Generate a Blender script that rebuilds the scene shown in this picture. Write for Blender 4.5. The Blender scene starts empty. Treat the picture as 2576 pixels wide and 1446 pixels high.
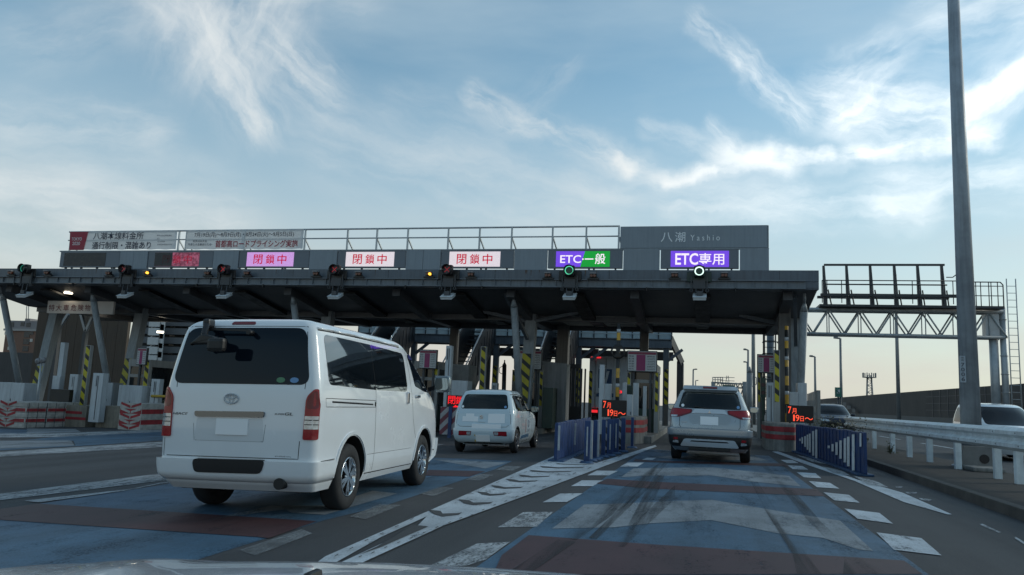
import bpy, bmesh, math, random
from mathutils import Vector, Matrix, geometry
from mathutils.bvhtree import BVHTree
R = math.radians
random.seed(7)
scene = bpy.context.scene
C = scene.collection

# ------------------------------------------------------------------ camera
F_PX, YAW, PITCH, ROLL, CAM_H = 1977.5, .2424, .1401, .0425, 1.238   # focal length in pixels of a 2576 px wide frame
CX, CY = 1288.0, 723.0
_f = Vector((-math.sin(YAW)*math.cos(PITCH), math.cos(YAW)*math.cos(PITCH), math.sin(PITCH)))
_r0 = Vector((math.cos(YAW), math.sin(YAW), 0)); _u0 = _r0.cross(_f)
_r = math.cos(ROLL)*_r0 + math.sin(ROLL)*_u0
_u = -math.sin(ROLL)*_r0 + math.cos(ROLL)*_u0
EYE = Vector((0, 0, CAM_H))
cam = bpy.data.cameras.new('camera'); camo = bpy.data.objects.new('camera', cam); C.objects.link(camo)
cam.sensor_width = 36; cam.lens = F_PX/2576*36; cam.clip_start = .05; cam.clip_end = 6000
camo.matrix_world = Matrix(((_r.x, _u.x, -_f.x, 0), (_r.y, _u.y, -_f.y, 0), (_r.z, _u.z, -_f.z, CAM_H), (0, 0, 0, 1)))
scene.camera = camo

def ray(px, py):
    return _f + (px-CX)/F_PX*_r - (py-CY)/F_PX*_u
def P(px, py, Y):                     # the point of the plane y = Y behind a pixel (2576 px frame)
    d = ray(px, py); return EYE + d*(Y/d.y)
KSL, XSL = .028, -3.6                 # the plaza falls gently to the left
def zg(x): return KSL*min(0.0, x-XSL)
def G(px, py, lift=0.0):              # the point of the road behind a pixel
    d = ray(px, py); p = EYE + d*(-CAM_H/d.z)
    if p.x < XSL:
        t = (KSL*(EYE.x-XSL)-EYE.z)/(d.z-KSL*d.x); p = EYE + d*t
    p.z += lift; return p
def PX(px, py, X):                    # the point of the plane x = X behind a pixel
    d = ray(px, py); return EYE + d*(X/d.x)
def PL(px, py, a, n):
    d = ray(px, py); return EYE + d*((a-EYE).dot(n)/d.dot(n))

# ------------------------------------------------------------------ world, sun, exposure
SUN_AZ, SUN_EL = R(62), R(24)
w = bpy.data.worlds.new('World'); scene.world = w; w.use_nodes = True
NT = w.node_tree; NT.nodes.clear(); NL = NT.links
def nd(t, nt=None, **k):
    n = (nt or NT).nodes.new(t)
    for a, b in k.items(): setattr(n, a, b)
    return n
def mth(op, a, b=None, c=None, clamp=False, nt=None):
    n = nd('ShaderNodeMath', nt, operation=op, use_clamp=clamp); l = (nt or NT).links
    for i, v in enumerate((a, b, c)):
        if v is None: continue
        if isinstance(v, (int, float)): n.inputs[i].default_value = v
        else: l.new(v, n.inputs[i])
    return n.outputs[0]
def vth(op, a, b=None, s=None, nt=None):
    n = nd('ShaderNodeVectorMath', nt, operation=op); l = (nt or NT).links
    for i, v in enumerate((a, b)):
        if v is None: continue
        if isinstance(v, (tuple, Vector)): n.inputs[i].default_value = v
        else: l.new(v, n.inputs[i])
    if s is not None:
        if isinstance(s, (int, float)): n.inputs['Scale'].default_value = s
        else: l.new(s, n.inputs['Scale'])
    return n.outputs['Value'] if op in ('DOT_PRODUCT', 'LENGTH', 'DISTANCE') else n.outputs['Vector']
def rng(v, a, b, c=0., d=1., nt=None, smooth=True):
    n = nd('ShaderNodeMapRange', nt, interpolation_type='SMOOTHSTEP' if smooth else 'LINEAR', clamp=True); l = (nt or NT).links
    l.new(v, n.inputs['Value'])
    for k, x in zip(('From Min', 'From Max', 'To Min', 'To Max'), (a, b, c, d)): n.inputs[k].default_value = x
    return n.outputs['Result']
def noise(vec, scale, detail=5, rough=.55, dist=0., nt=None, out='Fac'):
    n = nd('ShaderNodeTexNoise', nt); l = (nt or NT).links
    if vec is not None: l.new(vec, n.inputs['Vector'])
    n.inputs['Scale'].default_value = scale; n.inputs['Detail'].default_value = detail
    n.inputs['Roughness'].default_value = rough; n.inputs['Distortion'].default_value = dist
    return n.outputs[out]
def mixc(f, a, b, nt=None, mode='MIX'):
    n = nd('ShaderNodeMix', nt, data_type='RGBA', blend_type=mode); l = (nt or NT).links
    for i, v in ((0, f), (6, a), (7, b)):
        if isinstance(v, (int, float)): n.inputs[i].default_value = v
        elif isinstance(v, tuple): n.inputs[i].default_value = (*v[:3], 1)
        else: l.new(v, n.inputs[i])
    return n.outputs[2]
sky = nd('ShaderNodeTexSky', sky_type='NISHITA', sun_disc=False, sun_elevation=SUN_EL, sun_rotation=SUN_AZ)
sky.altitude = 20; sky.air_density = 1.0; sky.dust_density = .6; sky.ozone_density = 2.0
tc = nd('ShaderNodeTexCoord'); sep = nd('ShaderNodeSeparateXYZ'); NL.new(tc.outputs['Generated'], sep.inputs[0])
az = mth('ARCTAN2', sep.outputs['X'], sep.outputs['Y']); el = mth('ARCSINE', sep.outputs['Z'])
cmb = nd('ShaderNodeCombineXYZ'); NL.new(az, cmb.inputs[0]); NL.new(el, cmb.inputs[1])
ang = cmb.outputs[0]
wob = noise(tc.outputs['Generated'], 5.0, 6, .6, out='Color')
wob2 = noise(tc.outputs['Generated'], 26.0, 4, .6, out='Color')
angd = vth('ADD', ang, vth('SCALE', vth('SUBTRACT', wob, (.5, .5, .5)), s=.05))
angd = vth('ADD', angd, vth('SCALE', vth('SUBTRACT', wob2, (.5, .5, .5)), s=.022))
def AE(px, py):
    d = ray(px, py).normalized(); return math.atan2(d.x, d.y), math.asin(d.z)
# each wisp of cirrus: a streak on the sky between two directions, with its width, density and grain
WISPS = [
 ((640,300),(520,60),70,.62,9),((560,60),(640,-120),150,.75,7),((690,120),(800,215),70,.45,12),((420,20),(560,110),60,.4,10),
 ((1190,255),(1620,425),34,.42,16),((1250,330),(1420,180),40,.14,14),((1000,250),(1200,330),50,.12,12),
 ((1760,60),(1900,170),30,.35,20),((1880,150),(2010,300),34,.42,20),((1650,465),(1840,425),24,.85,9),((1830,390),(1965,410),40,1.0,7),((1800,330),(1880,420),26,.45,10),
 ((2100,260),(2330,290),75,.62,9),((2150,190),(2250,120),50,.35,12),((2150,385),(2480,335),30,.95,12),((2430,290),(2600,140),55,1.0,10),
 ((1960,400),(2120,395),28,.40,12),((1640,330),(1820,390),26,.30,14),((850,350),(1500,520),120,.30,6),((1480,480),(1960,520),80,.25,7),
 ((0,300),(380,330),60,.3,10),((-80,500),(500,560),120,.55,6),((2250,470),(2620,430),60,.4,9),((300,-80),(900,-60),90,.4,8),
 ((1700,520),(2300,500),50,.35,10),((60,120),(360,60),60,.2,9),((2380,60),(2600,20),80,.35,8)]
BRIGHT = [((1893,400),(1925,398),30,2.,3),((2440,268),(2590,150),30,2.,3),((2170,390),(2470,348),18,2.,3),((1672,463),(1790,436),14,2.,3.5),((2130,300),(2230,215),44,.8,9),((1560,405),(1600,428),16,2.,4),((1990,400),(2080,392),16,2.,4)]
mask = None
for (a, b, wd, st, gr) in WISPS+BRIGHT:
    A, B = AE(*a), AE(*b); dx, dy = B[0]-A[0], B[1]-A[1]; L2 = dx*dx+dy*dy; L = math.sqrt(L2); wr = wd/F_PX
    p = vth('SUBTRACT', angd, (A[0], A[1], 0))
    t0 = mth('MULTIPLY', vth('DOT_PRODUCT', p, (dx, dy, 0)), 1/L2)
    ac = vth('DOT_PRODUCT', p, (-dy/L, dx/L, 0))
    t = mth('MULTIPLY', t0, 1.0, clamp=True)
    dist = vth('LENGTH', vth('SUBTRACT', p, vth('SCALE', (dx, dy, 0), s=t)))
    m = rng(dist, 0, wr*1.7, 1, 0)
    q = nd('ShaderNodeCombineXYZ'); NL.new(mth('MULTIPLY', t0, L*gr*.9), q.inputs[0]); NL.new(mth('MULTIPLY', ac, gr*3.8), q.inputs[1]); q.inputs[2].default_value = a[0]*.013
    g = rng(noise(q.outputs[0], 1.0, 6, .6, .15), *((.26, .82) if st < 1.5 else (.16, .60)))
    m = mth('MULTIPLY', mth('MULTIPLY', m, g), min(1.0, st*1.45))
    mask = m if mask is None else mth('ADD', mask, mth('MULTIPLY', m, mth('SUBTRACT', 1.0, mask, clamp=True)))
# thin veil, denser towards the horizon
vz = vth('MULTIPLY', tc.outputs['Generated'], (1.6, 1.6, 7.0))
veil = rng(noise(vz, 1.3, 5, .55, .1), .3, .8, .08, .42)
low = rng(el, R(2), R(27), .97, .0, smooth=False)
low2 = mth('MULTIPLY', low, rng(noise(vz, 1.8, 5, .55, .1), .25, .75, .78, 1.0))
m2 = mth('MAXIMUM', low2, veil)
CLOUD = (9.4, 9.8, 9.8); HAZE = (6.2, 5.8, 5.4)
near_sun = vth('DOT_PRODUCT', tc.outputs['Generated'], (math.sin(R(28))*math.cos(R(17)), math.cos(R(28))*math.cos(R(17)), math.sin(R(17))))
glow = rng(near_sun, .80, 1.0, .80, 1.28)
veilcol = mixc(rng(el, R(3), R(24)), HAZE, (5.4, 6.6, 7.2))
skyc = mixc(1.0, sky.outputs[0], (1.16, 1.50, 1.36), mode='MULTIPLY')
away = nd('ShaderNodeVectorMath', operation='SCALE'); NL.new(veilcol, away.inputs[0]); NL.new(rng(near_sun, -.9, .85, .84, 1.0), away.inputs['Scale'])
base = mixc(m2, skyc, away.outputs['Vector'])
cc = nd('ShaderNodeVectorMath', operation='SCALE'); cc.inputs[0].default_value = CLOUD; NL.new(glow, cc.inputs['Scale'])
col = mixc(mth('MULTIPLY', mask, 1.0, clamp=True), base, cc.outputs['Vector'])
bg = nd('ShaderNodeBackground'); NL.new(col, bg.inputs['Color']); bg.inputs['Strength'].default_value = .10
wo = nd('ShaderNodeOutputWorld'); NL.new(bg.outputs[0], wo.inputs['Surface'])

sun = bpy.data.lights.new('sun', 'SUN'); sun.energy = .9; sun.angle = R(14); sun.color = (1, .93, .82)
suno = bpy.data.objects.new('sun', sun); C.objects.link(suno)
sd = Vector((math.sin(SUN_AZ)*math.cos(SUN_EL), math.cos(SUN_AZ)*math.cos(SUN_EL), math.sin(SUN_EL)))
suno.rotation_euler = sd.to_track_quat('Z', 'Y').to_euler()
scene.view_settings.view_transform = 'Standard'; scene.view_settings.look = 'None'
scene.view_settings.exposure = 0.12; scene.view_settings.gamma = 1
scene.cycles.max_bounces = 8; scene.cycles.transparent_max_bounces = 16
scene.cycles.use_denoising = True

# ------------------------------------------------------------------ helpers: materials
MATS = {}
def mat(name, col, rough=.55, metal=0., var=.12, vs=3., spec=.5, emit=None, es=1., alpha=None, bump=0., bs=60., coat=0., streak=0., speck=0.):
    if name in MATS: return MATS[name]
    m = bpy.data.materials.new(name); m.use_nodes = True; nt = m.node_tree; b = nt.nodes['Principled BSDF']; l = nt.links
    b.inputs['Roughness'].default_value = rough; b.inputs['Metallic'].default_value = metal
    b.inputs['Specular IOR Level'].default_value = spec
    if coat: b.inputs['Coat Weight'].default_value = coat; b.inputs['Coat Roughness'].default_value = .04
    t = nd('ShaderNodeTexCoord', nt)
    if var:
        n1 = noise(t.outputs['Object'], vs, 6, .65, nt=nt); v = rng(n1, .3, .7, 1-var, 1+var*.5, nt=nt)
        if streak:
            sv = vth('MULTIPLY', t.outputs['Object'], (9., 9., .5), nt=nt)
            v = mth('MULTIPLY', v, rng(noise(sv, 1.5, 5, .6, nt=nt), .35, .75, 1.0, 1-streak, nt=nt), nt=nt)
        if speck:
            v = mth('MULTIPLY', v, rng(noise(t.outputs['Object'], 75., 2, .6, nt=nt), .3, .7, 1-speck, 1+speck, nt=nt), nt=nt)
            v = mth('MULTIPLY', v, rng(noise(vth('MULTIPLY', t.outputs['Object'], (1.3, .05, 1), nt=nt), 1., 4, .6, nt=nt), .3, .7, .72, 1.22, nt=nt), nt=nt)
        hsv = nd('ShaderNodeHueSaturation', nt); hsv.inputs['Color'].default_value = (*col, 1); l.new(v, hsv.inputs['Value'])
        l.new(hsv.outputs[0], b.inputs['Base Color'])
        l.new(rng(n1, .3, .7, max(0, rough-.1), min(1, rough+.08), nt=nt), b.inputs['Roughness'])
    else: b.inputs['Base Color'].default_value = (*col, 1)
    if bump:
        bn = nd('ShaderNodeBump', nt); bn.inputs['Strength'].default_value = bump; bn.inputs['Distance'].default_value = .01
        l.new(noise(t.outputs['Object'], bs, 4, .6, nt=nt), bn.inputs['Height']); l.new(bn.outputs[0], b.inputs['Normal'])
    if emit: b.inputs['Emission Color'].default_value = (*emit, 1); b.inputs['Emission Strength'].default_value = es
    if alpha is not None: b.inputs['Alpha'].default_value = alpha
    MATS[name] = m; return m
def paint_mat(name, col, wear=.45, ws=5., rough=.6, soft=.045, amount=1.0):
    """road paint: worn through to the asphalt below in patches"""
    m = bpy.data.materials.new(name); m.use_nodes = True; nt = m.node_tree; b = nt.nodes['Principled BSDF']; l = nt.links
    t = nd('ShaderNodeTexCoord', nt); o = t.outputs['Object']
    v = mth('MULTIPLY', rng(noise(o, 1.3, 6, .65, nt=nt), .3, .7, .76, 1.12, nt=nt), rng(noise(o, 70., 2, .6, nt=nt), .3, .7, .82, 1.16, nt=nt), nt=nt)
    v = mth('MULTIPLY', v, rng(noise(vth('MULTIPLY', o, (1.3, .05, 1), nt=nt), 1., 4, .6, nt=nt), .3, .7, .80, 1.14, nt=nt), nt=nt)
    hsv = nd('ShaderNodeHueSaturation', nt); hsv.inputs['Color'].default_value = (*col, 1); l.new(v, hsv.inputs['Value'])
    l.new(hsv.outputs[0], b.inputs['Base Color']); b.inputs['Roughness'].default_value = rough
    st = vth('MULTIPLY', o, (ws*2.2, ws*.55, 1), nt=nt)
    a1 = noise(st, 1., 8, .72, nt=nt); a2 = noise(o, 42., 3, .6, nt=nt); a3 = noise(o, .8, 4, .6, nt=nt)
    s = mth('ADD', mth('ADD', mth('MULTIPLY', a1, .5, nt=nt), mth('MULTIPLY', a2, .25, nt=nt), nt=nt), mth('MULTIPLY', a3, .25, nt=nt), nt=nt)
    al = mth('MULTIPLY', rng(s, wear-soft, wear+soft, 0, 1, nt=nt), amount, nt=nt)
    l.new(al, b.inputs['Alpha'])
    MATS[name] = m; return m
def stripe_mat(name, c1, c2, period, direction, duty=.5, rough=.5):
    m = bpy.data.materials.new(name); m.use_nodes = True; nt = m.node_tree; b = nt.nodes['Principled BSDF']; l = nt.links
    t = nd('ShaderNodeTexCoord', nt)
    f = mth('FRACT', mth('ADD', mth('MULTIPLY', vth('DOT_PRODUCT', t.outputs['Object'], Vector(direction), nt=nt), 1/period, nt=nt), 500., nt=nt), nt=nt)
    k = mth('GREATER_THAN', f, duty, nt=nt)
    n1 = noise(t.outputs['Object'], 6., 5, .6, nt=nt)
    cl = mixc(k, c1, c2, nt=nt); cl = mixc(rng(n1, .45, .8, 0, .45, nt=nt), cl, (.08, .075, .06), nt=nt)
    l.new(cl, b.inputs['Base Color']); b.inputs['Roughness'].default_value = rough
    MATS[name] = m; return m
def emit_mat(name, col, s, var=0., vs=40.):
    m = bpy.data.materials.new(name); m.use_nodes = True; nt = m.node_tree; nt.nodes.clear()
    e = nd('ShaderNodeEmission', nt); e.inputs['Color'].default_value = (*col, 1); e.inputs['Strength'].default_value = s
    if var:
        t = nd('ShaderNodeTexCoord', nt)
        v = rng(noise(t.outputs['Object'], vs, 3, .7, nt=nt), .3, .7, s*(1-var), s*(1+var), nt=nt); nt.links.new(v, e.inputs['Strength'])
    o = nd('ShaderNodeOutputMaterial', nt); nt.links.new(e.outputs[0], o.inputs[0]); MATS[name] = m; return m
def glass_mat(name, tint=.5, col=(.75, .85, .85)):
    m = bpy.data.materials.new(name); m.use_nodes = True; nt = m.node_tree; nt.nodes.clear()
    tr = nd('ShaderNodeBsdfTransparent', nt); tr.inputs[0].default_value = (*[c*tint for c in col], 1)
    gl = nd('ShaderNodeBsdfGlossy', nt); gl.inputs['Roughness'].default_value = .02; gl.inputs[0].default_value = (1, 1, 1, 1)
    fr = nd('ShaderNodeFresnel', nt); fr.inputs[0].default_value = 1.5; mx = nd('ShaderNodeMixShader', nt)
    nt.links.new(fr.outputs[0], mx.inputs[0]); nt.links.new(tr.outputs[0], mx.inputs[1]); nt.links.new(gl.outputs[0], mx.inputs[2])
    o = nd('ShaderNodeOutputMaterial', nt); nt.links.new(mx.outputs[0], o.inputs[0]); MATS[name] = m; return m

# ------------------------------------------------------------------ helpers: meshes and objects
WM = {}
def T(name, label, cat, loc=(0, 0, 0), rz=0., group=None, ry=0.):
    o = bpy.data.objects.new(name, None); C.objects.link(o); o.empty_display_size = .2
    o.location = loc; o.rotation_euler = (0, ry, rz); o['label'] = label; o['category'] = cat
    if group: o['group'] = group
    WM[o.name] = Matrix.LocRotScale(Vector(loc), o.rotation_euler, None); return o
def tag(o, label=None, cat=None, group=None, kind=None):
    for k, v in (('label', label), ('category', cat), ('group', group), ('kind', kind)):
        if v: o[k] = v
    return o
def kids(o): return [x for x in C.objects if x.parent == o]
def copy_tree(o, parent=None, label=None):
    c = o.copy(); C.objects.link(c); c.parent = parent
    if label: c['label'] = label
    for ch in kids(o): copy_tree(ch, c)
    return c
class MB:
    def __init__(s): s.bm = bmesh.new()
    def face(s, pts, mi=0):
        f = s.bm.faces.new([s.bm.verts.new(p) for p in pts]); f.material_index = mi; return f
    def box2(s, a, b, mi=0, M=None):
        x0, y0, z0 = a; x1, y1, z1 = b
        if x0 > x1: x0, x1 = x1, x0
        if y0 > y1: y0, y1 = y1, y0
        if z0 > z1: z0, z1 = z1, z0
        v = [Vector(c) for c in ((x0,y0,z0),(x1,y0,z0),(x1,y1,z0),(x0,y1,z0),(x0,y0,z1),(x1,y0,z1),(x1,y1,z1),(x0,y1,z1))]
        if M: v = [M @ c for c in v]
        v = [s.bm.verts.new(c) for c in v]
        for q in ((0,3,2,1),(4,5,6,7),(0,1,5,4),(1,2,6,5),(2,3,7,6),(3,0,4,7)):
            f = s.bm.faces.new([v[i] for i in q]); f.material_index = mi
        return s
    def box(s, c, d, mi=0, M=None):
        c = Vector(c); d = Vector(d)/2; return s.box2(c-d, c+d, mi, M)
    def beam(s, a, b, wd, h, up=(0, 0, 1), mi=0, w1=None, h1=None):
        a, b = Vector(a), Vector(b); d = (b-a).normalized(); x = d.cross(Vector(up))
        if x.length < 1e-4: x = d.cross(Vector((0, 1, 0)))
        x.normalize(); y = x.cross(d); w1 = w1 or wd; h1 = h1 or h
        v = [s.bm.verts.new(p + x*sx*ww/2 + y*sy*hh/2) for p, ww, hh in ((a, wd, h), (b, w1, h1)) for sx, sy in ((-1,-1),(1,-1),(1,1),(-1,1))]
        for q in ((0,1,2,3),(7,6,5,4),(0,4,5,1),(1,5,6,2),(2,6,7,3),(3,7,4,0)):
            f = s.bm.faces.new([v[i] for i in q]); f.material_index = mi
        return s
    def cyl(s, a, b, r0, r1=None, n=12, mi=0, cap=True):
        a, b = Vector(a), Vector(b); r1 = r0 if r1 is None else r1; d = (b-a).normalized()
        x = d.orthogonal().normalized(); y = d.cross(x)
        A = [s.bm.verts.new(a+(x*math.cos(t)+y*math.sin(t))*r0) for t in [2*math.pi*i/n for i in range(n)]]
        B = [s.bm.verts.new(b+(x*math.cos(t)+y*math.sin(t))*r1) for t in [2*math.pi*i/n for i in range(n)]]
        for i in range(n):
            f = s.bm.faces.new((A[i], A[(i+1) % n], B[(i+1) % n], B[i])); f.material_index = mi; f.smooth = True
        if cap:
            for q in (A[::-1], B): s.bm.faces.new(q).material_index = mi
        return s
    def tube(s, pts, r, n=8, mi=0):
        for a, b in zip(pts, pts[1:]): s.cyl(a, b, r, n=n, mi=mi)
        return s
    def prism(s, poly, axis, lo, hi, mi=0):
        def q(p, h): return {'x': (h, p[0], p[1]), 'y': (p[0], h, p[1]), 'z': (p[0], p[1], h)}[axis]
        A = [s.bm.verts.new(q(p, lo)) for p in poly]; B = [s.bm.verts.new(q(p, hi)) for p in poly]; n = len(poly)
        fs = [s.bm.faces.new(A), s.bm.faces.new(B[::-1])] + [s.bm.faces.new((A[i], B[i], B[(i+1) % n], A[(i+1) % n])) for i in range(n)]
        for f in fs: f.material_index = mi
        return s
    def lathe(s, prof, c, axis, n=32, mi=0):
        c = Vector(c); ax = {'x': Vector((1,0,0)), 'y': Vector((0,1,0)), 'z': Vector((0,0,1))}[axis]
        u = {'x': Vector((0,1,0)), 'y': Vector((0,0,1)), 'z': Vector((1,0,0))}[axis]; v = ax.cross(u); rows = []
        for a, r in prof:
            rows.append([s.bm.verts.new(c+ax*a+(u*math.cos(2*math.pi*i/n)+v*math.sin(2*math.pi*i/n))*max(r, 1e-4)) for i in range(n)])
        for p, q in zip(rows, rows[1:]):
            for i in range(n):
                f = s.bm.faces.new((p[i], p[(i+1) % n], q[(i+1) % n], q[i])); f.smooth = True; f.material_index = mi
        return s
    def out(s, name, mats, parent=None, local=False, smooth=None, bevel=0., fix=True):
        if fix: bmesh.ops.recalc_face_normals(s.bm, faces=s.bm.faces)
        if bevel:
            bmesh.ops.bevel(s.bm, geom=[e for e in s.bm.edges if len(e.link_faces) == 2 and e.calc_face_angle(0) > .6], offset=bevel, segments=2, affect='EDGES', profile=.6)
        me = bpy.data.meshes.new(name); s.bm.to_mesh(me); s.bm.free()
        for m in (mats if isinstance(mats, (list, tuple)) else [mats]): me.materials.append(m)
        if smooth:
            for p in me.polygons: p.use_smooth = True
            me.set_sharp_from_angle(angle=R(smooth))
        return link(name, me, parent, local)
def pm(parent):
    M = Matrix.Identity(4)
    while parent is not None:
        M = WM.get(parent.name, Matrix.Identity(4)) @ M if parent.type == 'EMPTY' else M
        parent = parent.parent
    return M
def link(name, me, parent=None, local=False):
    o = bpy.data.objects.new(name, me); C.objects.link(o)
    if parent is not None:
        o.parent = parent
        if not local: me.transform(pm(parent).inverted())
    return o
_dg = None
def text_mesh(body, bold=0., shear=0., extrude=0.):
    cu = bpy.data.curves.new('t', 'FONT'); cu.body = body; cu.offset = bold; cu.shear = shear; cu.extrude = extrude; cu.resolution_u = 3
    o = bpy.data.objects.new('t', cu); C.objects.link(o)
    dg = bpy.context.evaluated_depsgraph_get(); me = bpy.data.meshes.new_from_object(o.evaluated_get(dg))
    bpy.data.objects.remove(o); bpy.data.curves.remove(cu); return me
def text(parent, name, body, x0, x1, z0, z1, y, m, bold=0., shear=0., M=None, fit='both', local=False):
    """lettering filling a rectangle of the plane y, facing -y (M maps it elsewhere)"""
    me = text_mesh(body, bold, shear)
    vs = [v.co for v in me.vertices]
    if not vs: return None
    a, b = min(v.x for v in vs), max(v.x for v in vs); c, d = min(v.y for v in vs), max(v.y for v in vs)
    sx = (x1-x0)/max(b-a, 1e-6); sz = (z1-z0)/max(d-c, 1e-6)
    for v in vs:
        q = Vector((x0+(v.x-a)*sx, y, z0+(v.y-c)*sz)); v[:] = (M @ q) if M else q
    me.materials.clear(); me.materials.append(m)
    return link(name, me, parent, local)
# ------------------------------------------------------------------ ground and road
asphalt = mat('asphalt', (.047, .049, .053), .8, var=.3, vs=.7, bump=.5, bs=160, speck=.3)
conc = mat('concrete', (.24, .235, .22), .85, var=.35, vs=1.6, bump=.25, bs=30, streak=.35)
dirt = mat('dirt_verge', (.028, .025, .023), .9, var=.45, vs=2.2, bump=.8, bs=40)
def struct(o): o['kind'] = 'structure'; return o
xs = [-900, -300, -120, -60, XSL, 3.9, 6.3, 60, 300, 900]; ys = [-60, -8, 0, 10, 30, 60, 200, 700, 3000]
g = MB(); vv = {}
for i, x in enumerate(xs):
    for j, y in enumerate(ys): vv[i, j] = g.bm.verts.new((x, y, max(zg(x), -1.9)))
for i in range(len(xs)-1):
    for j in range(len(ys)-1): g.bm.faces.new((vv[i, j], vv[i+1, j], vv[i+1, j+1], vv[i, j+1]))
struct(g.out('road', asphalt))

white = paint_mat('white_paint', (.47, .52, .56), .415, 4., soft=.07)
white_worn = paint_mat('worn_white_paint', (.42, .45, .47), .47, 6., soft=.10, amount=.9)
white_ghost = paint_mat('nearly_gone_white_paint', (.30, .32, .33), .47, 6., soft=.16, amount=.62)
blue = paint_mat('blue_lane_paint', (.044, .108, .175), .395, 1.2, soft=.13, amount=.97)
grey = paint_mat('pale_grey_paint', (.215, .245, .27), .41, 1.6, soft=.12, amount=.95)
red = paint_mat('dark_red_paint', (.056, .019, .021), .375, 1.6, soft=.11, amount=.97)
def skid_mat():
    m = bpy.data.materials.new('tyre_rubber'); m.use_nodes = True; nt = m.node_tree; b = nt.nodes['Principled BSDF']; l = nt.links
    o = nd('ShaderNodeTexCoord', nt).outputs['Object']; b.inputs['Base Color'].default_value = (.014, .015, .018, 1); b.inputs['Roughness'].default_value = .7
    n1 = noise(vth('MULTIPLY', o, (9., .30, 1.), nt=nt), 1., 5, .6, nt=nt); n2 = noise(vth('MULTIPLY', o, (3.2, .16, 1.), nt=nt), 1., 2, .5, nt=nt)
    a = mth('MULTIPLY', rng(n1, .25, .75, nt=nt), rng(n2, .33, .62, .15, 1, nt=nt), nt=nt)
    l.new(mth('MULTIPLY', a, .80, nt=nt), b.inputs['Alpha']); return m
skid = skid_mat()
gap = mat('bare_asphalt', (.05, .052, .055), .85, var=.25, vs=4)
def mark(name, px, m, lift):
    """a marking on the road: a sheet following the fall of the plaza"""
    pts = [G(x, y) for x, y in px]; b = MB(); b.face(pts)
    if min(p.x for p in pts) < XSL < max(p.x for p in pts):
        bmesh.ops.bisect_plane(b.bm, geom=b.bm.verts[:]+b.bm.edges[:]+b.bm.faces[:], plane_co=(XSL, 0, 0), plane_no=(1, 0, 0))
    for v in b.bm.verts: v.co.z = zg(v.co.x)+lift
    o = b.out(name, m, fix=False)
    for p in o.data.polygons:
        if p.normal.z < 0: o.data.flip_normals(); break
    return struct(o)
k3 = lambda *q: [(x*.3418, 1037.7+y*.3418) for x, y in q]
k4 = lambda *q: [(817.6+x*.3418, 1037.7+y*.3418) for x, y in q]
k5 = lambda *q: [(1635.1+x*.3652, 1037.7+y*.3652) for x, y in q]
def rect(name, x0, x1, y0, y1, m, lift): 
    b = MB(); b.face([(x0, y0, lift), (x1, y0, lift), (x1, y1, lift), (x0, y1, lift)]); return struct(b.out(name, m, fix=False))
# own lane
lb = MB(); lb.face([(-1.62, 2.5, .004), (1.74, 2.5, .004), (1.72, 22.6, .004), (-1.55, 22.6, .004)]); struct(lb.out('lane_surface', blue, fix=False))
mark('road_marking', [(1330,1348), *k5((0,912),(1750,1025),(1880,1119)), (1240,1448), (1262,1399)], red, .008)
mark('road_marking', [(1528,1205), *k5((0,478),(1150,530),(1205,580),(0,527)), (1500,1217)], red, .008)
mark('road_marking', [(1600,1155), *k5((0,333),(930,353),(960,374),(0,343)), (1592,1161)], red, .008)
mark('chevron_marking', k4((1670,860),(1910,680),(2010,680),(2576,655))+k5((430,605),(870,680),(1310,750),(1540,960),(1440,950),(1190,868),(870,835),(420,745),(0,768))+k4((2130,850)), grey, .008)
mark('chevron_marking', k4((2180,478),(2270,413),(2576,408))+k5((430,380),(790,418),(960,440),(1040,512),(985,506),(700,478),(420,435),(0,440))+k4((2576,458)), grey, .008)
mark('chevron_marking', [(1640,1150),(1690,1147),(1900,1150),(1935,1160),(1880,1158),(1700,1156)], grey, .008)
for q in (((765,365),(800,365),(960,505),(1180,760),(1440,1010),(1340,1005),(1080,740),(860,470)),
          ((690,475),(740,480),(900,720),(1080,985),(985,985),(800,690)),
          ((1340,1010),(1440,1010),(1640,1119),(1330,1119)), ((30,430),(100,440),(20,640),(-120,820),(-160,800)), ((985,985),(1080,985),(1180,1119),(1010,1119))):
    mark('skid_mark', k5(*q), skid, .012)
for q in (((2470,370),(2530,370),(2230,680),(1850,950),(1750,930),(2070,640)), ((2330,560),(2400,545),(2140,800),(2000,940),(1940,930)), ((1720,940),(1850,960),(1500,1200),(1330,1196)),((2576,540),(2576,640),(2200,1000),(2090,990))):
    mark('skid_mark', k4(*q), skid, .012)
for q in (((900,328),(980,328),(1025,350),(945,350)),((945,365),(1050,370),(1090,395),(985,392)),((1010,413),(1140,420),(1180,455),(1060,448)),
          ((1095,475),(1240,487),(1305,527),(1150,517)),((1195,552),(1370,570),(1445,625),(1270,608)),((1340,665),(1580,695),(1675,770),(1430,735)),((1560,830),(1870,870),(2010,990),(1680,950))):
    mark('dashed_line', k5(*q), white, .008)
for q in (((1930,465),(2000,430),(2155,432),(2090,465)),((1810,545),(1890,502),(2050,502),(1970,545)),((1600,665),(1730,600),(1895,598),(1780,662)),
          ((1270,850),(1460,738),(1680,735),(1560,845)),((760,1140),(1120,970),(1360,958),(1180,1090),(1040,1135)),((2170,400),(2230,370),(2350,370),(2300,400)),((2330,350),(2370,335),(2440,335),(2410,350))):
    mark('dashed_line', k4(*q), white if q[0][0] > 1300 else white_worn, .008)
for q in (((1030,500),(1130,455),(1240,462),(1140,505)),((690,600),(850,550),(950,560),(800,620)),((180,770),(400,680),(560,685),(300,790)),((1250,425),(1330,395),(1450,400),(1380,430))):
    mark('dashed_line', k4(*q), white_ghost, .008)
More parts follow.
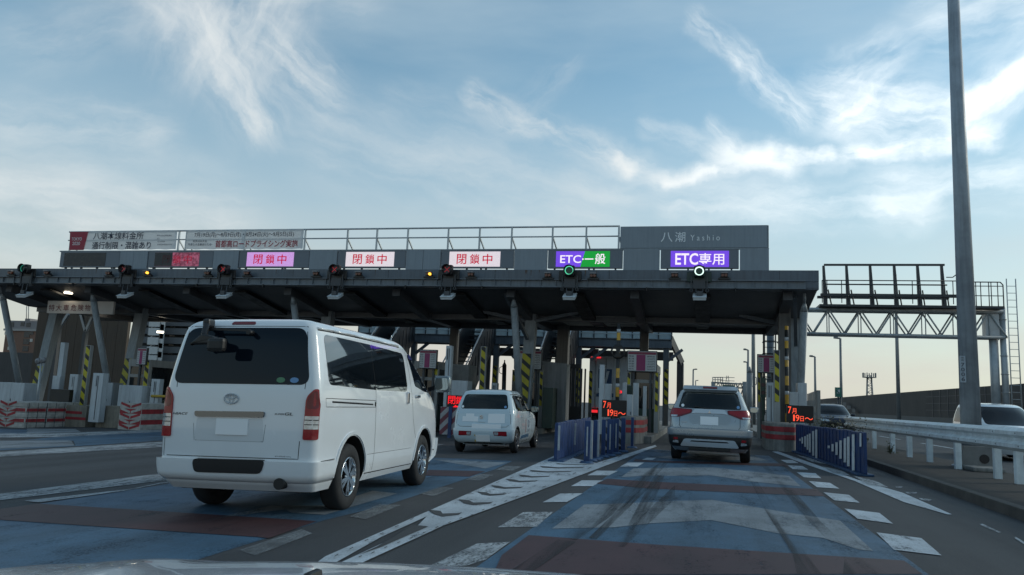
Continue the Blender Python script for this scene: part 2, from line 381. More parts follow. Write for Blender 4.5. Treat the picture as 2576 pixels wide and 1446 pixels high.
mark('dashed_line', k3((1760,1020),(2220,865),(2300,895),(1880,1060)), white_ghost, .008)
mark('edge_line', k5((840,270),(880,268),(1100,345),(1430,465),(1740,555),(2080,705),(2050,705),(1750,620),(1400,470),(1050,350)), white, .008)
for q in (((1000,292),(1110,318),(1230,362),(1120,345)),((1180,372),(1330,408),(1380,440),(1260,420)),((1400,440),(1560,478),(1640,520),(1500,500)),((1760,550),(1840,552),(1835,560),(1770,560)),((1845,590),(1945,602),(1920,612),(1870,605)),((2290,770),(2420,830),(2400,832),(2270,775)),((1690,517),(1740,516),(1735,522),(1700,523))):
    mark('edge_line', k5(*q), white_worn, .016 if q[0][0] < 1700 else .008)
mark('edge_line', k5((2520,860),(2590,905),(2590,920),(2510,868)), white_worn, .008)
# gore between the lanes
mark('gore_marking', [(788,1424),(818,1402),(1041,1303),(1395,1147),(1412,1147),(1330,1186),(1075,1300),(960,1352),(838,1421)], white, .008)
mark('gore_marking', [(846,1424),(1000,1352),(1046,1330),(1075,1300),(1330,1186),(1412,1147),(1500,1166),(1648,1120),(1652,1124),(1330,1246),(1115,1325),(892,1428)], white, .012)
for x0, x1, y, h, dx in ((1700,1980,384,6,30),(1580,1910,408,11,40),(1500,1820,438,11,50),(1420,1660,474,13,50),(1330,1570,508,15,60),(1220,1460,556,16,60),(1120,1340,606,18,70),(980,1240,670,26,80),(760,1010,752,30,90)):
    xm = x0+(x1-x0)*.42
    mark('chevron_gap', k4((x0, y-h*.9), (x0+dx, y-h*.6), (xm, y+h*.05), (x1-dx*.4, y-h*.05), (x1, y-h*.25), (x1-dx*.3, y+h*.35), (xm, y+h*.8), (x0+dx*.5, y+h*.25)), gap, .016)
for q in (((380,1000),(500,930),(640,845),(700,842),(760,850),(600,920),(420,1000),(250,1060)),):
    mark('chevron_gap', k4(*q), gap, .016)
for (x0, y0, x1, y1) in ((60,1080,840,690),(840,690,1560,410),(240,1085,900,830),(900,830,1480,600),(1480,600,2260,290)):
    n = 14
    for i in range(n):
        a = (i+.12)/n; b_ = (i+.6)/n; j = random.uniform(-5, 5)
        p0 = (x0+(x1-x0)*a, y0+(y1-y0)*a+j); p1 = (x0+(x1-x0)*b_, y0+(y1-y0)*b_+j+random.uniform(-3, 3))
        wd = 3.2*(.5+(p0[1]-300)/700)
        if i % 2 == 0 or n < 9: mark('paint_crack', k4(p0, p1, (p1[0]+2, p1[1]+wd), (p0[0]+2, p0[1]+wd)), gap, .020)
# van lane and lanes further left
mark('lane_surface', [(-30,1290),(96,1268),(300,1238),(480,1208),(800,1165),(1060,1150),(1289,1160),(1245,1181),(1166,1207),(971,1272),(817,1309),(478,1415),(200,1470),(-30,1470)], blue, .004)
mark('road_marking', k3((-60,722),(0,715),(280,675),(2330,805),(1980,930),(0,795),(-60,790)), red, .008)
mark('road_marking', k4((760,425),(1180,435),(1060,475),(740,465)), red, .008)
mark('chevron_marking', k4((780,345),(1350,370),(1180,415),(860,360)), grey, .008)
mark('chevron_marking', k4((350,580),(530,600),(0,757),(-250,742),(-330,690),(0,690)), grey, .008)
mark('chevron_marking', k3((1500,800),(2000,690),(2240,700),(1900,742)), grey, .008)
mark('edge_line', [(-20,1246),(405,1192),(486,1202),(440,1206),(-20,1262)], white_worn, .008)
mark('edge_line', [(60,1262),(330,1232),(470,1207),(500,1208),(400,1217),(330,1234),(100,1266)], white_worn, .012)
mark('edge_line', [(-20,1139),(420,1111),(420,1124),(-20,1151)], white_worn, .008)
mark('lane_surface', [(-20,1123),(190,1121),(185,1109),(60,1107),(155,1098),(420,1086),(420,1107),(200,1122),(-20,1134)], blue, .004)
mark('chevron_marking', [(-20,1109),(178,1108),(187,1121),(-20,1130)], grey, .008)
mark('lane_surface', [(-20,1078),(70,1081),(66,1093),(-20,1091)], blue, .004)
mark('chevron_marking', [(68,1078),(190,1079),(204,1087),(66,1091)], grey, .004)
mark('edge_line', [(-20,1091),(140,1090),(420,1080),(420,1086),(140,1100),(-20,1101)], white_worn, .008)
mark('edge_line', [(900,1140),(1100,1118),(1120,1118),(930,1146)], white_worn, .008)
# median on the right: a raised strip with a kerb, and the other carriageway
b = MB(); b.box2((4.02, -6, -.02), (6.25, 34, .13)); b.box2((3.2, 34, -.02), (6.25, 90, .13)); struct(b.out('median_strip', dirt, bevel=.012))
b = MB(); b.box2((3.86, -6, -.02), (4.018, 34, .145)); struct(b.out('kerb', mat('dirty_kerb', (.085, .075, .066), .9, var=.4, vs=3, bump=.5, bs=40), bevel=.015))
for X, n in ((9.7, 14),):
    for i in range(n): rect('lane_marking', X-.08, X+.08, 8+i*9, 13+i*9, white, .006)
rect('lane_marking', 6.65, 6.82, 0, 170, white, .006); rect('lane_marking', 13.3, 13.47, 0, 170, white, .006)
# ------------------------------------------------------------------ toll canopy
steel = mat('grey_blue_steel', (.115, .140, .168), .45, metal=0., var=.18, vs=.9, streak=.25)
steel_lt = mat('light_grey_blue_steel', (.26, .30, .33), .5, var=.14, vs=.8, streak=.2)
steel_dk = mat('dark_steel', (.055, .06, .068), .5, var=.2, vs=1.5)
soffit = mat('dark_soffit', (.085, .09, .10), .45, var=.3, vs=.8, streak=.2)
soffit_lt = mat('skylit_soffit', (.42, .42, .40), .8, var=.35, vs=2.5)  # soffit tone with the sky light on it put into the colour
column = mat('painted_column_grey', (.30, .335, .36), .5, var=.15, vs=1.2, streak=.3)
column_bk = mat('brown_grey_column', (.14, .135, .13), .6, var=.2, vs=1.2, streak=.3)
galv = mat('galvanised_steel', (.42, .45, .47), .42, metal=.35, var=.15, vs=4)
black = mat('black_plastic', (.012, .012, .013), .45, var=.1)
yb = stripe_mat('yellow_black_stripes', (.50, .42, .02), (.018, .018, .018), .34, (.62, 0, .78), .58)
CY0 = 26.9
XL, XR = -31.2, 3.62
cn = T('toll_canopy', 'long dark grey toll plaza canopy spanning every lane on slanted columns', 'canopy', (-13.8, 27, 0))
b = MB(); b.box2((XL, CY0, 5.42), (XR, CY0+.30, 5.79)); b.box2((XL, CY0+.02, 5.16), (XR, CY0+.28, 5.42))
for x in (-26.9, -22.9, -19.2, -15.3, -11.4, -7.3, -3.2, -.3, 2.4): b.box2((x-.012, CY0-.004, 5.43), (x+.012, CY0, 5.785), 1)
b.out('fascia', [steel, steel_dk], cn, bevel=.004)
rust = mat('rust_streak', (.11, .065, .04), .8, var=.4, vs=6)
b = MB()
for i in range(34):
    x = random.uniform(XL+.5, XR-.5); z_ = random.choice((5.79, 5.42)); h_ = random.uniform(.06, .26); w_ = random.uniform(.008, .022)
    b.prism([(x-w_, z_-.012), (x+w_, z_-.012), (x+w_*.3, z_-h_), (x-w_*.3, z_-h_)], 'y', CY0-.0025, CY0-.0005)
b.out('rust_stains', rust, cn)
b = MB(); b.tube([Vector((XL+.3+i*1.45, CY0-.24, 5.08-.03*math.sin(i*1.7))) for i in range(24)], .018, n=6); b.tube([Vector((XL+.3+i*1.45, CY0-.20, 5.11+.015*math.sin(i*2.3+1))) for i in range(24)], .012, n=6)
for i in range(0, 24, 2): b.box2((XL+.28+i*1.45, CY0-.26, 5.04), (XL+.32+i*1.45, CY0-.15, 5.16))
b.out('cable_run', black, cn)
b = MB()   # gutter beam along the front, with flanges and stiffeners
b.box2((XL+.1, CY0-.10, 5.18), (XR-.42, CY0-.02, 5.40)); b.box2((XL+.1, CY0-.20, 5.40), (XR-.42, CY0-.021, 5.435)); b.box2((XL+.1, CY0-.17, 5.15), (XR-.42, CY0-.021, 5.182))
for i in range(62): b.box2((XL+.3+i*.55, CY0-.16, 5.183), (XL+.32+i*.55, CY0-.101, 5.40))
b.out('gutter_beam', mat('mid_steel', (.165, .195, .225), .5, var=.2, vs=1.2, streak=.25), cn)
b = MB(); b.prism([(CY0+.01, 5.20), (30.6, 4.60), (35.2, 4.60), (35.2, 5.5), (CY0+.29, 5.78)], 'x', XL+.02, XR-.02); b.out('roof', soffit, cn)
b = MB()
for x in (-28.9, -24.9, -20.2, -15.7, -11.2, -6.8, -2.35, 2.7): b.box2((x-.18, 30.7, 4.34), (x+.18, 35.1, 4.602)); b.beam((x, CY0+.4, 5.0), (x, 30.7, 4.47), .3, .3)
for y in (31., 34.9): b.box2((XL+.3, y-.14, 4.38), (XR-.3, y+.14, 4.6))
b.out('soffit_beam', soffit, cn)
b = MB(); b.box2((-5.9, 30.8, 4.575), (-2.85, 35.1, 4.597)); b.box2((-3.9, 33.6, 4.57), (-2.9, 33.9, 4.58), 1); b.out('skylit_soffit_panel', [soffit_lt, soffit], cn)  # thin slab whose paler colour carries the sky light on the underside
# slanted struts rising from the islands: a slim round one forward, a wide boxed one back
for i, X in enumerate((-29.6, -24.95, -15.65, -6.75, 3.25)):
    z0 = zg(X)
    b = MB(); b.cyl((X, 29.75, z0+.1), (X, 27.75, 4.55), .13, n=16); b.cyl((X, 27.75, 4.55), (X, 27.62, 4.80), .13, .05, n=16); b.cyl((X, 27.62, 4.8), (X, 27.5, 5.16), .05, n=10)
    b.out('front_strut', column, cn)
    b = MB(); b.beam((X+.02, 30.0, z0+.1), (X+.02, 30.75, 4.62), .36, .40, (1, 0, 0), w1=.40, h1=.44)
    b.out('rear_strut', column, cn)
    b = MB(); b.beam((X+.02, 30.6, 4.3), (X+2.0, 30.2, 4.66), .12, .12) if i < 4 else None; b.beam((X+.02, 30.6, 4.3), (X-2.0, 30.2, 4.66), .12, .12); b.beam((X, 30.2, 3.6), (X-.3, 27.6, 5.0), .12, .14); b.out('bracket_arm', steel, cn) if i >= 3 else b.bm.free()
    if X < 3:
        b = MB(); M = Matrix.Translation((X-.02, 30.0, z0+.1)) @ Matrix.Rotation(-.165, 4, 'X')
        b.box2((-.17, -.245, 1.05 if X > -10 else .75), (.17, -.215, 3.0), M=M); b.out('stripe_guard', yb, cn)
for X in (-20.2, -11.25, -2.55):
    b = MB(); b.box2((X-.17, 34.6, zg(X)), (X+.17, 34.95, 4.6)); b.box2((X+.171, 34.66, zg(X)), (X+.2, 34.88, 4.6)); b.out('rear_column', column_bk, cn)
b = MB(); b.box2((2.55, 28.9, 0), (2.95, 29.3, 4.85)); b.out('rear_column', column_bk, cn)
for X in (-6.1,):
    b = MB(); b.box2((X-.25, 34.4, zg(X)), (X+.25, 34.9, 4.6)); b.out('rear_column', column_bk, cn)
lamp_on = emit_mat('lit_downlight', (1, .88, .68), 6.0)
lampoff = mat('unlit_fitting', (.25, .25, .24), .4)
for X in (-27.44, -22.55, -18.07, -13.38, -8.98, -4.54, -.17):
    b = MB()
    M = Matrix.Translation((X+.12, 27.6, 5.02)) @ Matrix.Rotation(math.atan2(-.60, 3.6), 4, 'X')
    b.box2((-.26, 0, -.06), (.26, 3.3, .02), M=M); b.box2((X-.14, 30.7, 4.53), (X+.38, 35.0, 4.605))
    b.out('light_trough', black, cn)
    for y in (31.4, 32.7, 34.):
        f = MB(); f.box2((X-.05, y, 4.50), (X+.29, y+.16, 4.528)); f.out('trough_light', lampoff, cn)
for (px, py, Y) in ((172,737,28.6),(271,786,33.0),(403,836,34.5)):
    for q_ in range(600):
        Y = 27.05+q_*.0136; p = P(px, py, Y)
        if p.z > (5.2-.167*(Y-27.01) if Y < 30.6 else 4.6)-.03: break
    b = MB(); b.cyl(p+Vector((0, 0, -.02)), p+Vector((0, 0, .06)), .17, n=20); b.out('downlight', lamp_on, cn)

# ------------------------------------------------------------------ sign wall over the canopy, name board, railing and banners
LY = 27.05
sw = T('sign_wall', 'row of grey panels standing on the canopy edge around the lane displays', 'sign wall', (-12.1, LY, 5.79))
panel = mat('pale_grey_panel', (.245, .29, .33), .5, var=.1, vs=.7, streak=.12)
panel_dk = mat('display_casing_grey', (.155, .18, .21), .5, var=.1, vs=.8)
led_x = [(-26.28, -23.3, -26.05, -24.0), (-21.98, -18.95, -21.65, -19.6), (-17.82, -14.75, -17.46, -15.43), (-13.6, -10.8, -13.24, -11.28), (-9.45, -6.65, -9.11, -7.18), (-5.45, -2.75, -5.13, -3.22), (-1.50, 1.15, -1.13, .80)]
ZT, ZB = 6.53, 5.795
edges = [-26.32]+[e for q in led_x for e in q[:2]]+[2.09]
b = MB()
for x0, x1 in zip(edges[0::2], edges[1::2]):
    if x1-x0 > .08:
        n = 2 if x1-x0 > 1.3 else 1
        for k in range(n): b.box2((x0+(x1-x0)*k/n+.006, LY, ZB), (x0+(x1-x0)*(k+1)/n-.006, LY+.14, ZT))
b.out('wall_panel', panel, sw, bevel=.004)
b = MB(); b.box2((-26.32, LY+.02, ZT+.004), (2.09, LY+.12, ZT+.05)); b.out('top_rail', steel_lt, sw)
b = MB()
for x in [-26+2.0*i for i in range(15)]: b.beam((x, LY+.5, 5.8), (x, LY+.16, ZT-.1), .06, .06)
b.out('rear_brace', steel, sw)
def led_text(par, body, r, y, m, bold=.0): return text(par, 'lettering', body, r[0], r[1], r[2], r[3], y, m, bold=bold)
pinkled = emit_mat('pink_white_led', (.80, .745, .81), .84, .14, 60); violet_pink = emit_mat('violet_pink_led', (.66, .38, .84), .78, .22, 60)
redled = emit_mat('red_led', (.62, .004, .045), .75, .2, 50); dimred = emit_mat('dim_red_led', (.30, .018, .045), .9, .5, 30); dimpink = emit_mat('dim_pink_led', (.25, .08, .13), .8, .55, 7)
offled = mat('dark_display', (.012, .014, .02), .35, var=.3, vs=8); violet = emit_mat('violet_led', (.17, .075, .76), .95, .18, 50); greenled = emit_mat('green_led', (.015, .36, .055), .85, .15, 50)
whiteled = emit_mat('white_led', (.90, .83, .95), 1.0, .1, 50)
kinds = ['off', 'dim', 'vp', 'w', 'w', 'etcg', 'etc']
labs = ['dark unlit lane display at the left end of the sign wall', 'half dark lane display with faded red characters beside the unlit one', 'violet tinted lane display showing red closed characters above the van roof',
        'whitish lane display showing red closed characters over the van window side', 'whitish lane display showing red closed characters above the small white car', 'violet and green lane display reading ETC with two characters', 'all violet lane display reading ETC below the Yashio name board']
for (c0, c1, x0, x1), kd, lb in zip(led_x, kinds, labs):
    d = T('lane_display', lb, 'display', ((x0+x1)/2, LY, 5.8), group='lane displays on the sign wall')
    z0, z1 = 5.93, 6.485
    b = MB(); b.box2((c0+.03, LY+.03, ZB+.09), (x0, LY+.2, ZT)); b.box2((x1, LY+.03, ZB+.09), (c1-.03, LY+.2, ZT)); b.box2((x0, LY+.03, ZB+.09), (x1, LY+.2, z0)); b.box2((x0, LY+.03, z1), (x1, LY+.2, ZT)); b.box2((x0, LY+.1, z0), (x1, LY+.2, z1)); b.out('casing', panel_dk, d)
    b = MB()
    b.bm.free()
    for t in (.1, .36, .62, .9): MB().box2((c0+(c1-c0)*t-.03, LY+.06, ZB), (c0+(c1-c0)*t+.03, LY+.14, ZB+.088)).out('foot', steel_dk, d)
    ys = LY+.02; W = x1-x0; xm = (x0+x1)/2
    b = MB()
    if kd == 'etcg':
        b.prism([(x0, z0), (x0+W*.46, z0), (x0+W*.54, z1), (x0, z1)], 'y', ys, ys+.07); b.prism([(x0+W*.46, z0), (x1, z0), (x1, z1), (x0+W*.54, z1)], 'y', ys, ys+.07, 1)
        b.out('screen', [violet, greenled], d)
        led_text(d, 'ETC', (x0+W*.08, x0+W*.47, z0+.13, z1-.14), ys-.005, whiteled, .012); led_text(d, '・', (x0+W*.49, x0+W*.52, 6.17, 6.23), ys-.006, whiteled); led_text(d, '一', (x0+W*.54, x0+W*.70, 6.185, 6.225), ys-.005, whiteled); led_text(d, '般', (x0+W*.73, x0+W*.92, z0+.09, z1-.08), ys-.005, whiteled, .012)
        continue
    b.box2((x0, ys, z0), (x1, ys+.07, z1)); b.out('screen', {'off': offled, 'dim': dimpink, 'vp': violet_pink, 'w': pinkled, 'etc': violet}[kd], d)
    if kd == 'etc':
        led_text(d, 'ETC', (x0+W*.08, x0+W*.475, z0+.07, z1-.08), ys-.005, whiteled, .02); led_text(d, '専用', (x0+W*.49, x0+W*.92, z0+.07, z1-.08), ys-.005, whiteled, .008)
    elif kd == 'dim':
        b = MB(); b.box2((x0+.002, ys-.004, z0+.002), (x0+W*.40, ys, z1-.002)); b.out('dead_panel', offled, d)
        for ch, a in (('鎖', .42), ('中', .66)): led_text(d, ch, (x0+W*a, x0+W*(a+.18), z0+.10, z1-.10), ys-.006, dimred, .006)
        led_text(d, '閉', (x0+W*.18, x0+W*.35, z0+.10, z1-.10), ys-.006, mat('faded_red_led', (.06, .008, .012), .5), .014)
    elif kd != 'off':
        for ch, a in (('閉', .15), ('鎖', .41), ('中', .66)): led_text(d, ch, (x0+W*a, x0+W*(a+.19), z0+.09, z1-.09), ys-.005, redled, .009)
nb = T('name_board', 'plain grey name board reading Yashio above the violet display', 'sign board', (-.4, LY+.1, 6.6))
b = MB(); b.box2((-2.87, LY+.02, 6.59), (2.05, LY+.26, 7.36)); b.out('board', panel, nb, bevel=.006)
b = MB(); b.box2((2.053, LY+.02, 6.6), (2.08, LY+.22, 7.35)); b.out('edge_trim', steel_dk, nb)
ltr = mat('pale_lettering', (.85, .88, .90), .5, var=0)
k = lambda px, py: P(px, py, LY)
text(nb, 'lettering', '八', k(1672,0).x, k(1700,0).x, k(1690,608).z, k(1690,584).z, LY+.014, ltr, .004); text(nb, 'lettering', '潮', k(1706,0).x, k(1731,0).x, k(1720,608).z, k(1720,583).z, LY+.014, ltr, .004)
text(nb, 'lettering', 'Y a s h i o', k(1743,0).x, k(1814,0).x, k(1780,604.5).z, k(1780,590).z, LY+.014, ltr)
rl = T('maintenance_railing', 'pale steel railing on top of the sign wall beside the name board', 'railing', (-10, LY+.5, 6.6))
RY = LY+.08; zr = 7.39
b = MB(); b.cyl((-26.0, RY, zr), (-2.9, RY, zr), .032); b.out('top_rail', galv, rl)
b = MB(); b.cyl((-26.0, RY, 7.03), (-2.9, RY, 7.03), .025); b.out('middle_rail', galv, rl)
for px in (175,447,466,615,765,872,946,1024,1126,1205,1286,1389,1474,1556):
    x = k(px, 600).x; b = MB(); b.box2((x-.03, RY-.03, 6.58), (x+.03, RY+.03, zr)); b.beam((x+.02, RY, 7.0), (x+.12, RY+.35, 6.58), .045, .045); b.out('post', galv, rl)
banner_m = mat('white_vinyl', (.72, .73, .73), .5, var=.08, vs=2.5)
_n = banner_m.node_tree; _t = nd('ShaderNodeBsdfTranslucent', _n); _t.inputs[0].default_value = (.8, .8, .8, 1); _x = nd('ShaderNodeMixShader', _n); _x.inputs[0].default_value = .32
_n.links.new(_n.nodes['Principled BSDF'].outputs[0], _x.inputs[1]); _n.links.new(_t.outputs[0], _x.inputs[2]); _n.links.new(_x.outputs[0], _n.nodes['Material Output'].inputs[0])
dark_ink = mat('dark_blue_ink', (.045, .055, .085), .6, var=0); red_ink = mat('crimson_ink', (.34, .03, .055), .6, var=.1); white_ink = mat('white_ink', (.72, .70, .70), .6, var=0); grey_ink = mat('grey_ink', (.2, .2, .22), .6, var=0)
BY = RY-.045
def banner(name, lab, q, pieces):
    x0, x1 = k(q[0], 600).x, k(q[2], 600).x; z0 = k((q[0]+q[2])/2, q[3]).z; z1 = k((q[0]+q[2])/2, q[1]).z
    t = T(name, lab, 'banner', ((x0+x1)/2, BY, z0), group='vinyl banners tied to the railing')
    b = MB(); n, m_ = 36, 6; gr = [[b.bm.verts.new((x0+(x1-x0)*i/n, BY+.005*math.sin(i*.9)*math.sin(j*.8)+.003*math.sin(i*2.3+j), z0+(z1-z0)*j/m_+.012*math.sin(i*1.3)*(j in (0, m_)))) for j in range(m_+1)] for i in range(n+1)]
    for i in range(n):
        for j in range(m_): b.bm.faces.new((gr[i][j], gr[i+1][j], gr[i+1][j+1], gr[i][j+1])).smooth = True
    b.out('sheet', banner_m, t); return t
bt = banner('banner', 'white banner with a red corner block reading TOKYO 2020', (175, 581, 443, 627), None)
c1 = lambda x, y: P(x*.31741, 553.4+y*.31741, BY-.025)
def ctext(par, body, x0, x1, y0, y1, m, bold=0, shear=0): 
    a, c = c1(x0, y1), c1(x1, y0); return text(par, 'lettering', body, a.x, c.x, min(c1(x0, y1).z, c1(x1, y1).z), max(c1(x0, y0).z, c1(x1, y0).z), BY-.026, m, bold, shear)
b = MB(); q = [c1(548, 238), c1(662, 238), c1(700, 92), c1(555, 92)]; b.prism([(p.x, p.z) for p in q], 'y', BY-.024, BY-.021); b.out('red_block', red_ink, bt)
ctext(bt, 'TOKYO', 566, 650, 138, 162, white_ink, .01); ctext(bt, '2020', 572, 636, 172, 198, white_ink, .01)
ctext(bt, '八潮本線料金所', 736, 1140, 98, 152, dark_ink, .010); ctext(bt, '通行制限・混雑あり', 726, 1198, 172, 228, dark_ink, .015)
for body, x0, x1, y in (('東京2020組織委員会', 1242, 1362, 122), ('協力', 1242, 1264, 147), ('埼玉県警察', 1246, 1308, 170), ('首都高速道路株式会社', 1246, 1366, 193)): ctext(bt, body, x0, x1, y-6, y+6, grey_ink, .006)
bt = banner('banner', 'white banner with dates and one line of crimson characters', (468, 577, 762, 626), None)
ctext(bt, '7月19日(月)～8月9日(月)・8月24日(火)～9月5日(日)', 1540, 2330, 98, 134, dark_ink, .008); ctext(bt, '東京2020大会', 1526, 1642, 158, 176, dark_ink, .004); ctext(bt, '円滑な大会輸送のため', 1490, 1676, 183, 203, dark_ink, .004)
ctext(bt, '首都高ロードプライシング実施', 1704, 2362, 160, 214, red_ink, .015)

# ------------------------------------------------------------------ signals, flashers and antennas on the canopy edge
ring_g = emit_mat('green_ring_lamp', (.12, .78, .45), 1.0); ring_w = emit_mat('white_green_ring_lamp', (.72, 1.0, .88), 1.4); ring_d = emit_mat('dim_green_ring_lamp', (.03, .22, .16), .8)
x_red = emit_mat('red_cross_lamp', (.62, .05, .07), .45); x_dim = emit_mat('dim_red_cross_lamp', (.22, .05, .06), .7)
lens_g = mat('green_lens', (.012, .07, .045), .25, var=.1); lens_r = mat('dark_red_lens', (.05, .018, .024), .3, var=.1)
amber_on = emit_mat('lit_amber_lamp', (1, .50, .06), 2.2); amber_off = mat('amber_lens', (.18, .055, .03), .25, var=.1)
sig = [(60, 675, 'dimring', 'ring'), (313, 677, 'dimx', 'faint cross'), (562, 677, 'x', 'x'), (842, 678, 'x', 'x'), (1125, 678, 'x', 'x'), (1432, 680, 'ring', 'ring'), (1759, 682, 'wring', 'ring')]
slab = ['signal with dim green ring', 'signal with the faintest red cross', 'red cross signal above the van tail', 'red cross signal above the van windscreen', 'red cross signal above the small white car', 'signal with thin green ring', 'signal with bright white ring']
flash = [(26,686),(117,686),(272,687),(368,686),(521,687),(620,687),(794,688),(901,689),(1078,689),(1184,690),(1378,692),(1492,693),(1697,692),(1822,692)]
for i, (px, py, kd, _k) in enumerate(sig):
    p = P(px, py, 26.45); X = p.x
    s = T('lane_signal', 'lane '+slab[i] if slab[i][0] == 's' else slab[i]+', on the canopy edge', 'traffic signal', (X, 26.45, 5.45), group='lane signals along the canopy edge')
    b = MB(); b.box((X, 26.55, p.z), (.34, .22, .36)); b.box2((X-.40, 26.66, p.z-.33), (X+.40, 26.70, p.z+.02), 0); b.out('housing', black if kd != 'wring' else mat('dark_green_housing', (.014, .04, .032), .4), s, bevel=.03)
    b = MB(); b.lathe([(-.14, .185), (-.14, .165), (.0, .165)], (X, 26.44, p.z), 'y', 24); b.out('hood', black, s)
    b = MB(); b.cyl((X, 26.435, p.z), (X, 26.45, p.z), .15, n=24); b.out('lens', lens_r if 'x' in kd else lens_g, s)
    b = MB()
    if 'x' in kd:
        for sg in (1, -1): b.beam((X-.09, 26.43, p.z-.09*sg), (X+.09, 26.43, p.z+.09*sg), .012, .022, (0, 1, 0))
        b.out('cross_lamp', x_dim if kd == 'dimx' else x_red, s)
    else:
        r0, r1 = (.113, .152) if kd == 'wring' else (.125, .150)
        b.lathe([(0, r0), (-.008, r0), (-.008, r1), (0, r1)], (X, 26.432, p.z), 'y', 40); b.out('ring_lamp', {'dimring': ring_d, 'ring': ring_g, 'wring': ring_w}[kd], s)
    b = MB()
    for sx in (-.26, .26): b.box2((X+sx-.02, 26.60, 5.0), (X+sx+.02, 26.66, p.z-.15)); b.box2((X+sx-.05, 26.60, 5.02), (X+sx+.05, 26.78, 5.1))
    b.box2((X-.20, 26.62, 5.12), (X+.20, 26.66, 5.42)); b.out('bracket', steel_dk, s)
    a = T('toll_antenna', 'white box antenna hanging below the '+slab[i], 'antenna', (X, 26.3, 4.8), group='white toll antennas under the canopy edge')
    za = 4.86+.012*(px-1759)/100
    M = Matrix.Translation((X+.02, 26.45, za-.05)) @ Matrix.Rotation(R(24), 4, 'X')
    b = MB(); b.box2((-.21, -.05, -.10), (.21, .42, -.005), M=M); b.out('case', mat('white_metal_box', (.62, .66, .68), .4, var=.06), a, bevel=.012)
    b = MB(); b.box2((-.225, -.07, .0), (.225, .44, .014), M=M); b.out('cover', MATS['white_metal_box'], a)
    b = MB(); b.box2((X-.08, 26.5, za), (X+.1, 26.62, za+.16)); 
    for sx in (-.1, .12): b.beam((X+sx, 26.56, za), (X+sx, 26.62, 5.1), .025, .025)
    b.out('hanger', steel_dk, a)
for i, (px, py) in enumerate(flash):
    p = P(px, py, 26.6); X = p.x; on = px in (368, 1078)
    side = 'left of' if i % 2 == 0 else 'right of'
    f = T('twin_flasher', ('lit amber twin warning lamp ' if on else 'unlit twin warning lamp ')+f'{side} the '+slab[i//2], 'warning lamp', (X, 26.6, 5.44), group='twin warning lamps on the canopy edge')
    b = MB(); b.box2((X-.20, 26.62, p.z-.13), (X+.20, 26.78, p.z-.085)); b.prism([(X-.17, p.z-.085), (X+.17, p.z-.085), (X+.10, p.z+.0), (X-.10, p.z)], 'y', 26.68, 26.76); b.box2((X-.12, 26.62, p.z-.06), (X+.12, 26.68, p.z+.09)); b.out('bracket', black, f)
    for sx in (-.052, .052):
        b = MB(); b.cyl((X+sx, 26.55, p.z+.0), (X+sx, 26.62, p.z), .048, n=14); b.out('lamp', (amber_on if (on and sx > 0) else amber_off), f)
    b = MB(); b.box2((X-.11, 26.5, p.z+.055), (X+.11, 26.62, p.z+.10)); b.out('visor', mat('pale_visor', (.22, .22, .23), .5), f)
# ------------------------------------------------------------------ toll islands, booths, boards, posts
whitebox = mat('white_cabinet', (.50, .54, .57), .45, var=.1, vs=2, streak=.2)
booth_w = mat('booth_panel', (.34, .34, .33), .55, var=.15, vs=1.5, streak=.2)
booth_g = mat('booth_dark_green', (.022, .05, .040), .45, var=.15)
win_dk = mat('booth_glass', (.012, .016, .018), .06, var=0, spec=.6)
redw = mat('faded_red_paint', (.33, .03, .036), .7, var=.4, vs=5)
whitew = mat('faded_white_paint', (.42, .40, .37), .7, var=.3, vs=5)
magenta = mat('magenta_board_print', (.28, .035, .13), .5, var=0)
board_w = mat('board_white', (.50, .53, .54), .4, var=.05)
board_r = mat('board_red_strip', (.24, .04, .075), .5, var=0)
ink = mat('board_ink', (.08, .08, .10), .6, var=0)
NY = 25.0
# islands
isl = [(3.05, 1.5, 'right of the silver car, under the canopy end'), (-2.35, 1.5, 'between the silver car lane and the small white car lane'), (-6.8, 1.4, 'beside the small white car on its driver side'.replace('on its driver side', 'far side')), (-11.2, 1.4, 'hidden mostly behind the white van'), (-15.7, 1.4, 'behind the white van rear'), (-20.2, 1.4, 'left of the white van'), (-25.0, 1.5, 'at the far left below the brown wall')]
isl = [(a, b_, c.replace('beside the small white car far side', 'just behind the red closed sign beside the small white car')) for a, b_, c in isl]
for X, W, lb in isl:
    t = T('toll_island', 'raised concrete toll island '+lb, 'traffic island', (X, 25, zg(X)), group='raised islands between the toll lanes')
    z = zg(X)
    y0 = 25.9 if X not in (-6.8,) else 28.4
    b = MB(); b.box2((X-W/2, y0, z-.1), (X+W/2, 52, z+.22)); b.out('slab', conc, t, bevel=.02)
    if X in (-6.8, -15.7): continue
    n = MB(); hw = .5 if X > -15 else .62
    pts = [(X-hw, y0-.2), (X-hw*.6, y0-.75), (X, y0-.9), (X+hw*.6, y0-.75), (X+hw, y0-.2), (X+hw, y0+1.6), (X-hw, y0+1.6)]
    if X > 3: pts = [(p[0]-.65, p[1]+.5) for p in pts]; hw = .45
    n.prism(pts, 'z', z-.1, z+.84); n.out('nose', conc, t, bevel=.05)
    for k, zz in enumerate((.34, .58)):
        r_ = MB()
        cxn = sum(p[0] for p in pts)/7; cyn = sum(p[1] for p in pts)/7
        q = [(cxn+(p[0]-cxn)*1.012, cyn+(p[1]-cyn)*1.006) for p in pts]
        r_.prism(q, 'z', z+zz, z+zz+.15, 0); r_.out('red_band', redw, t)
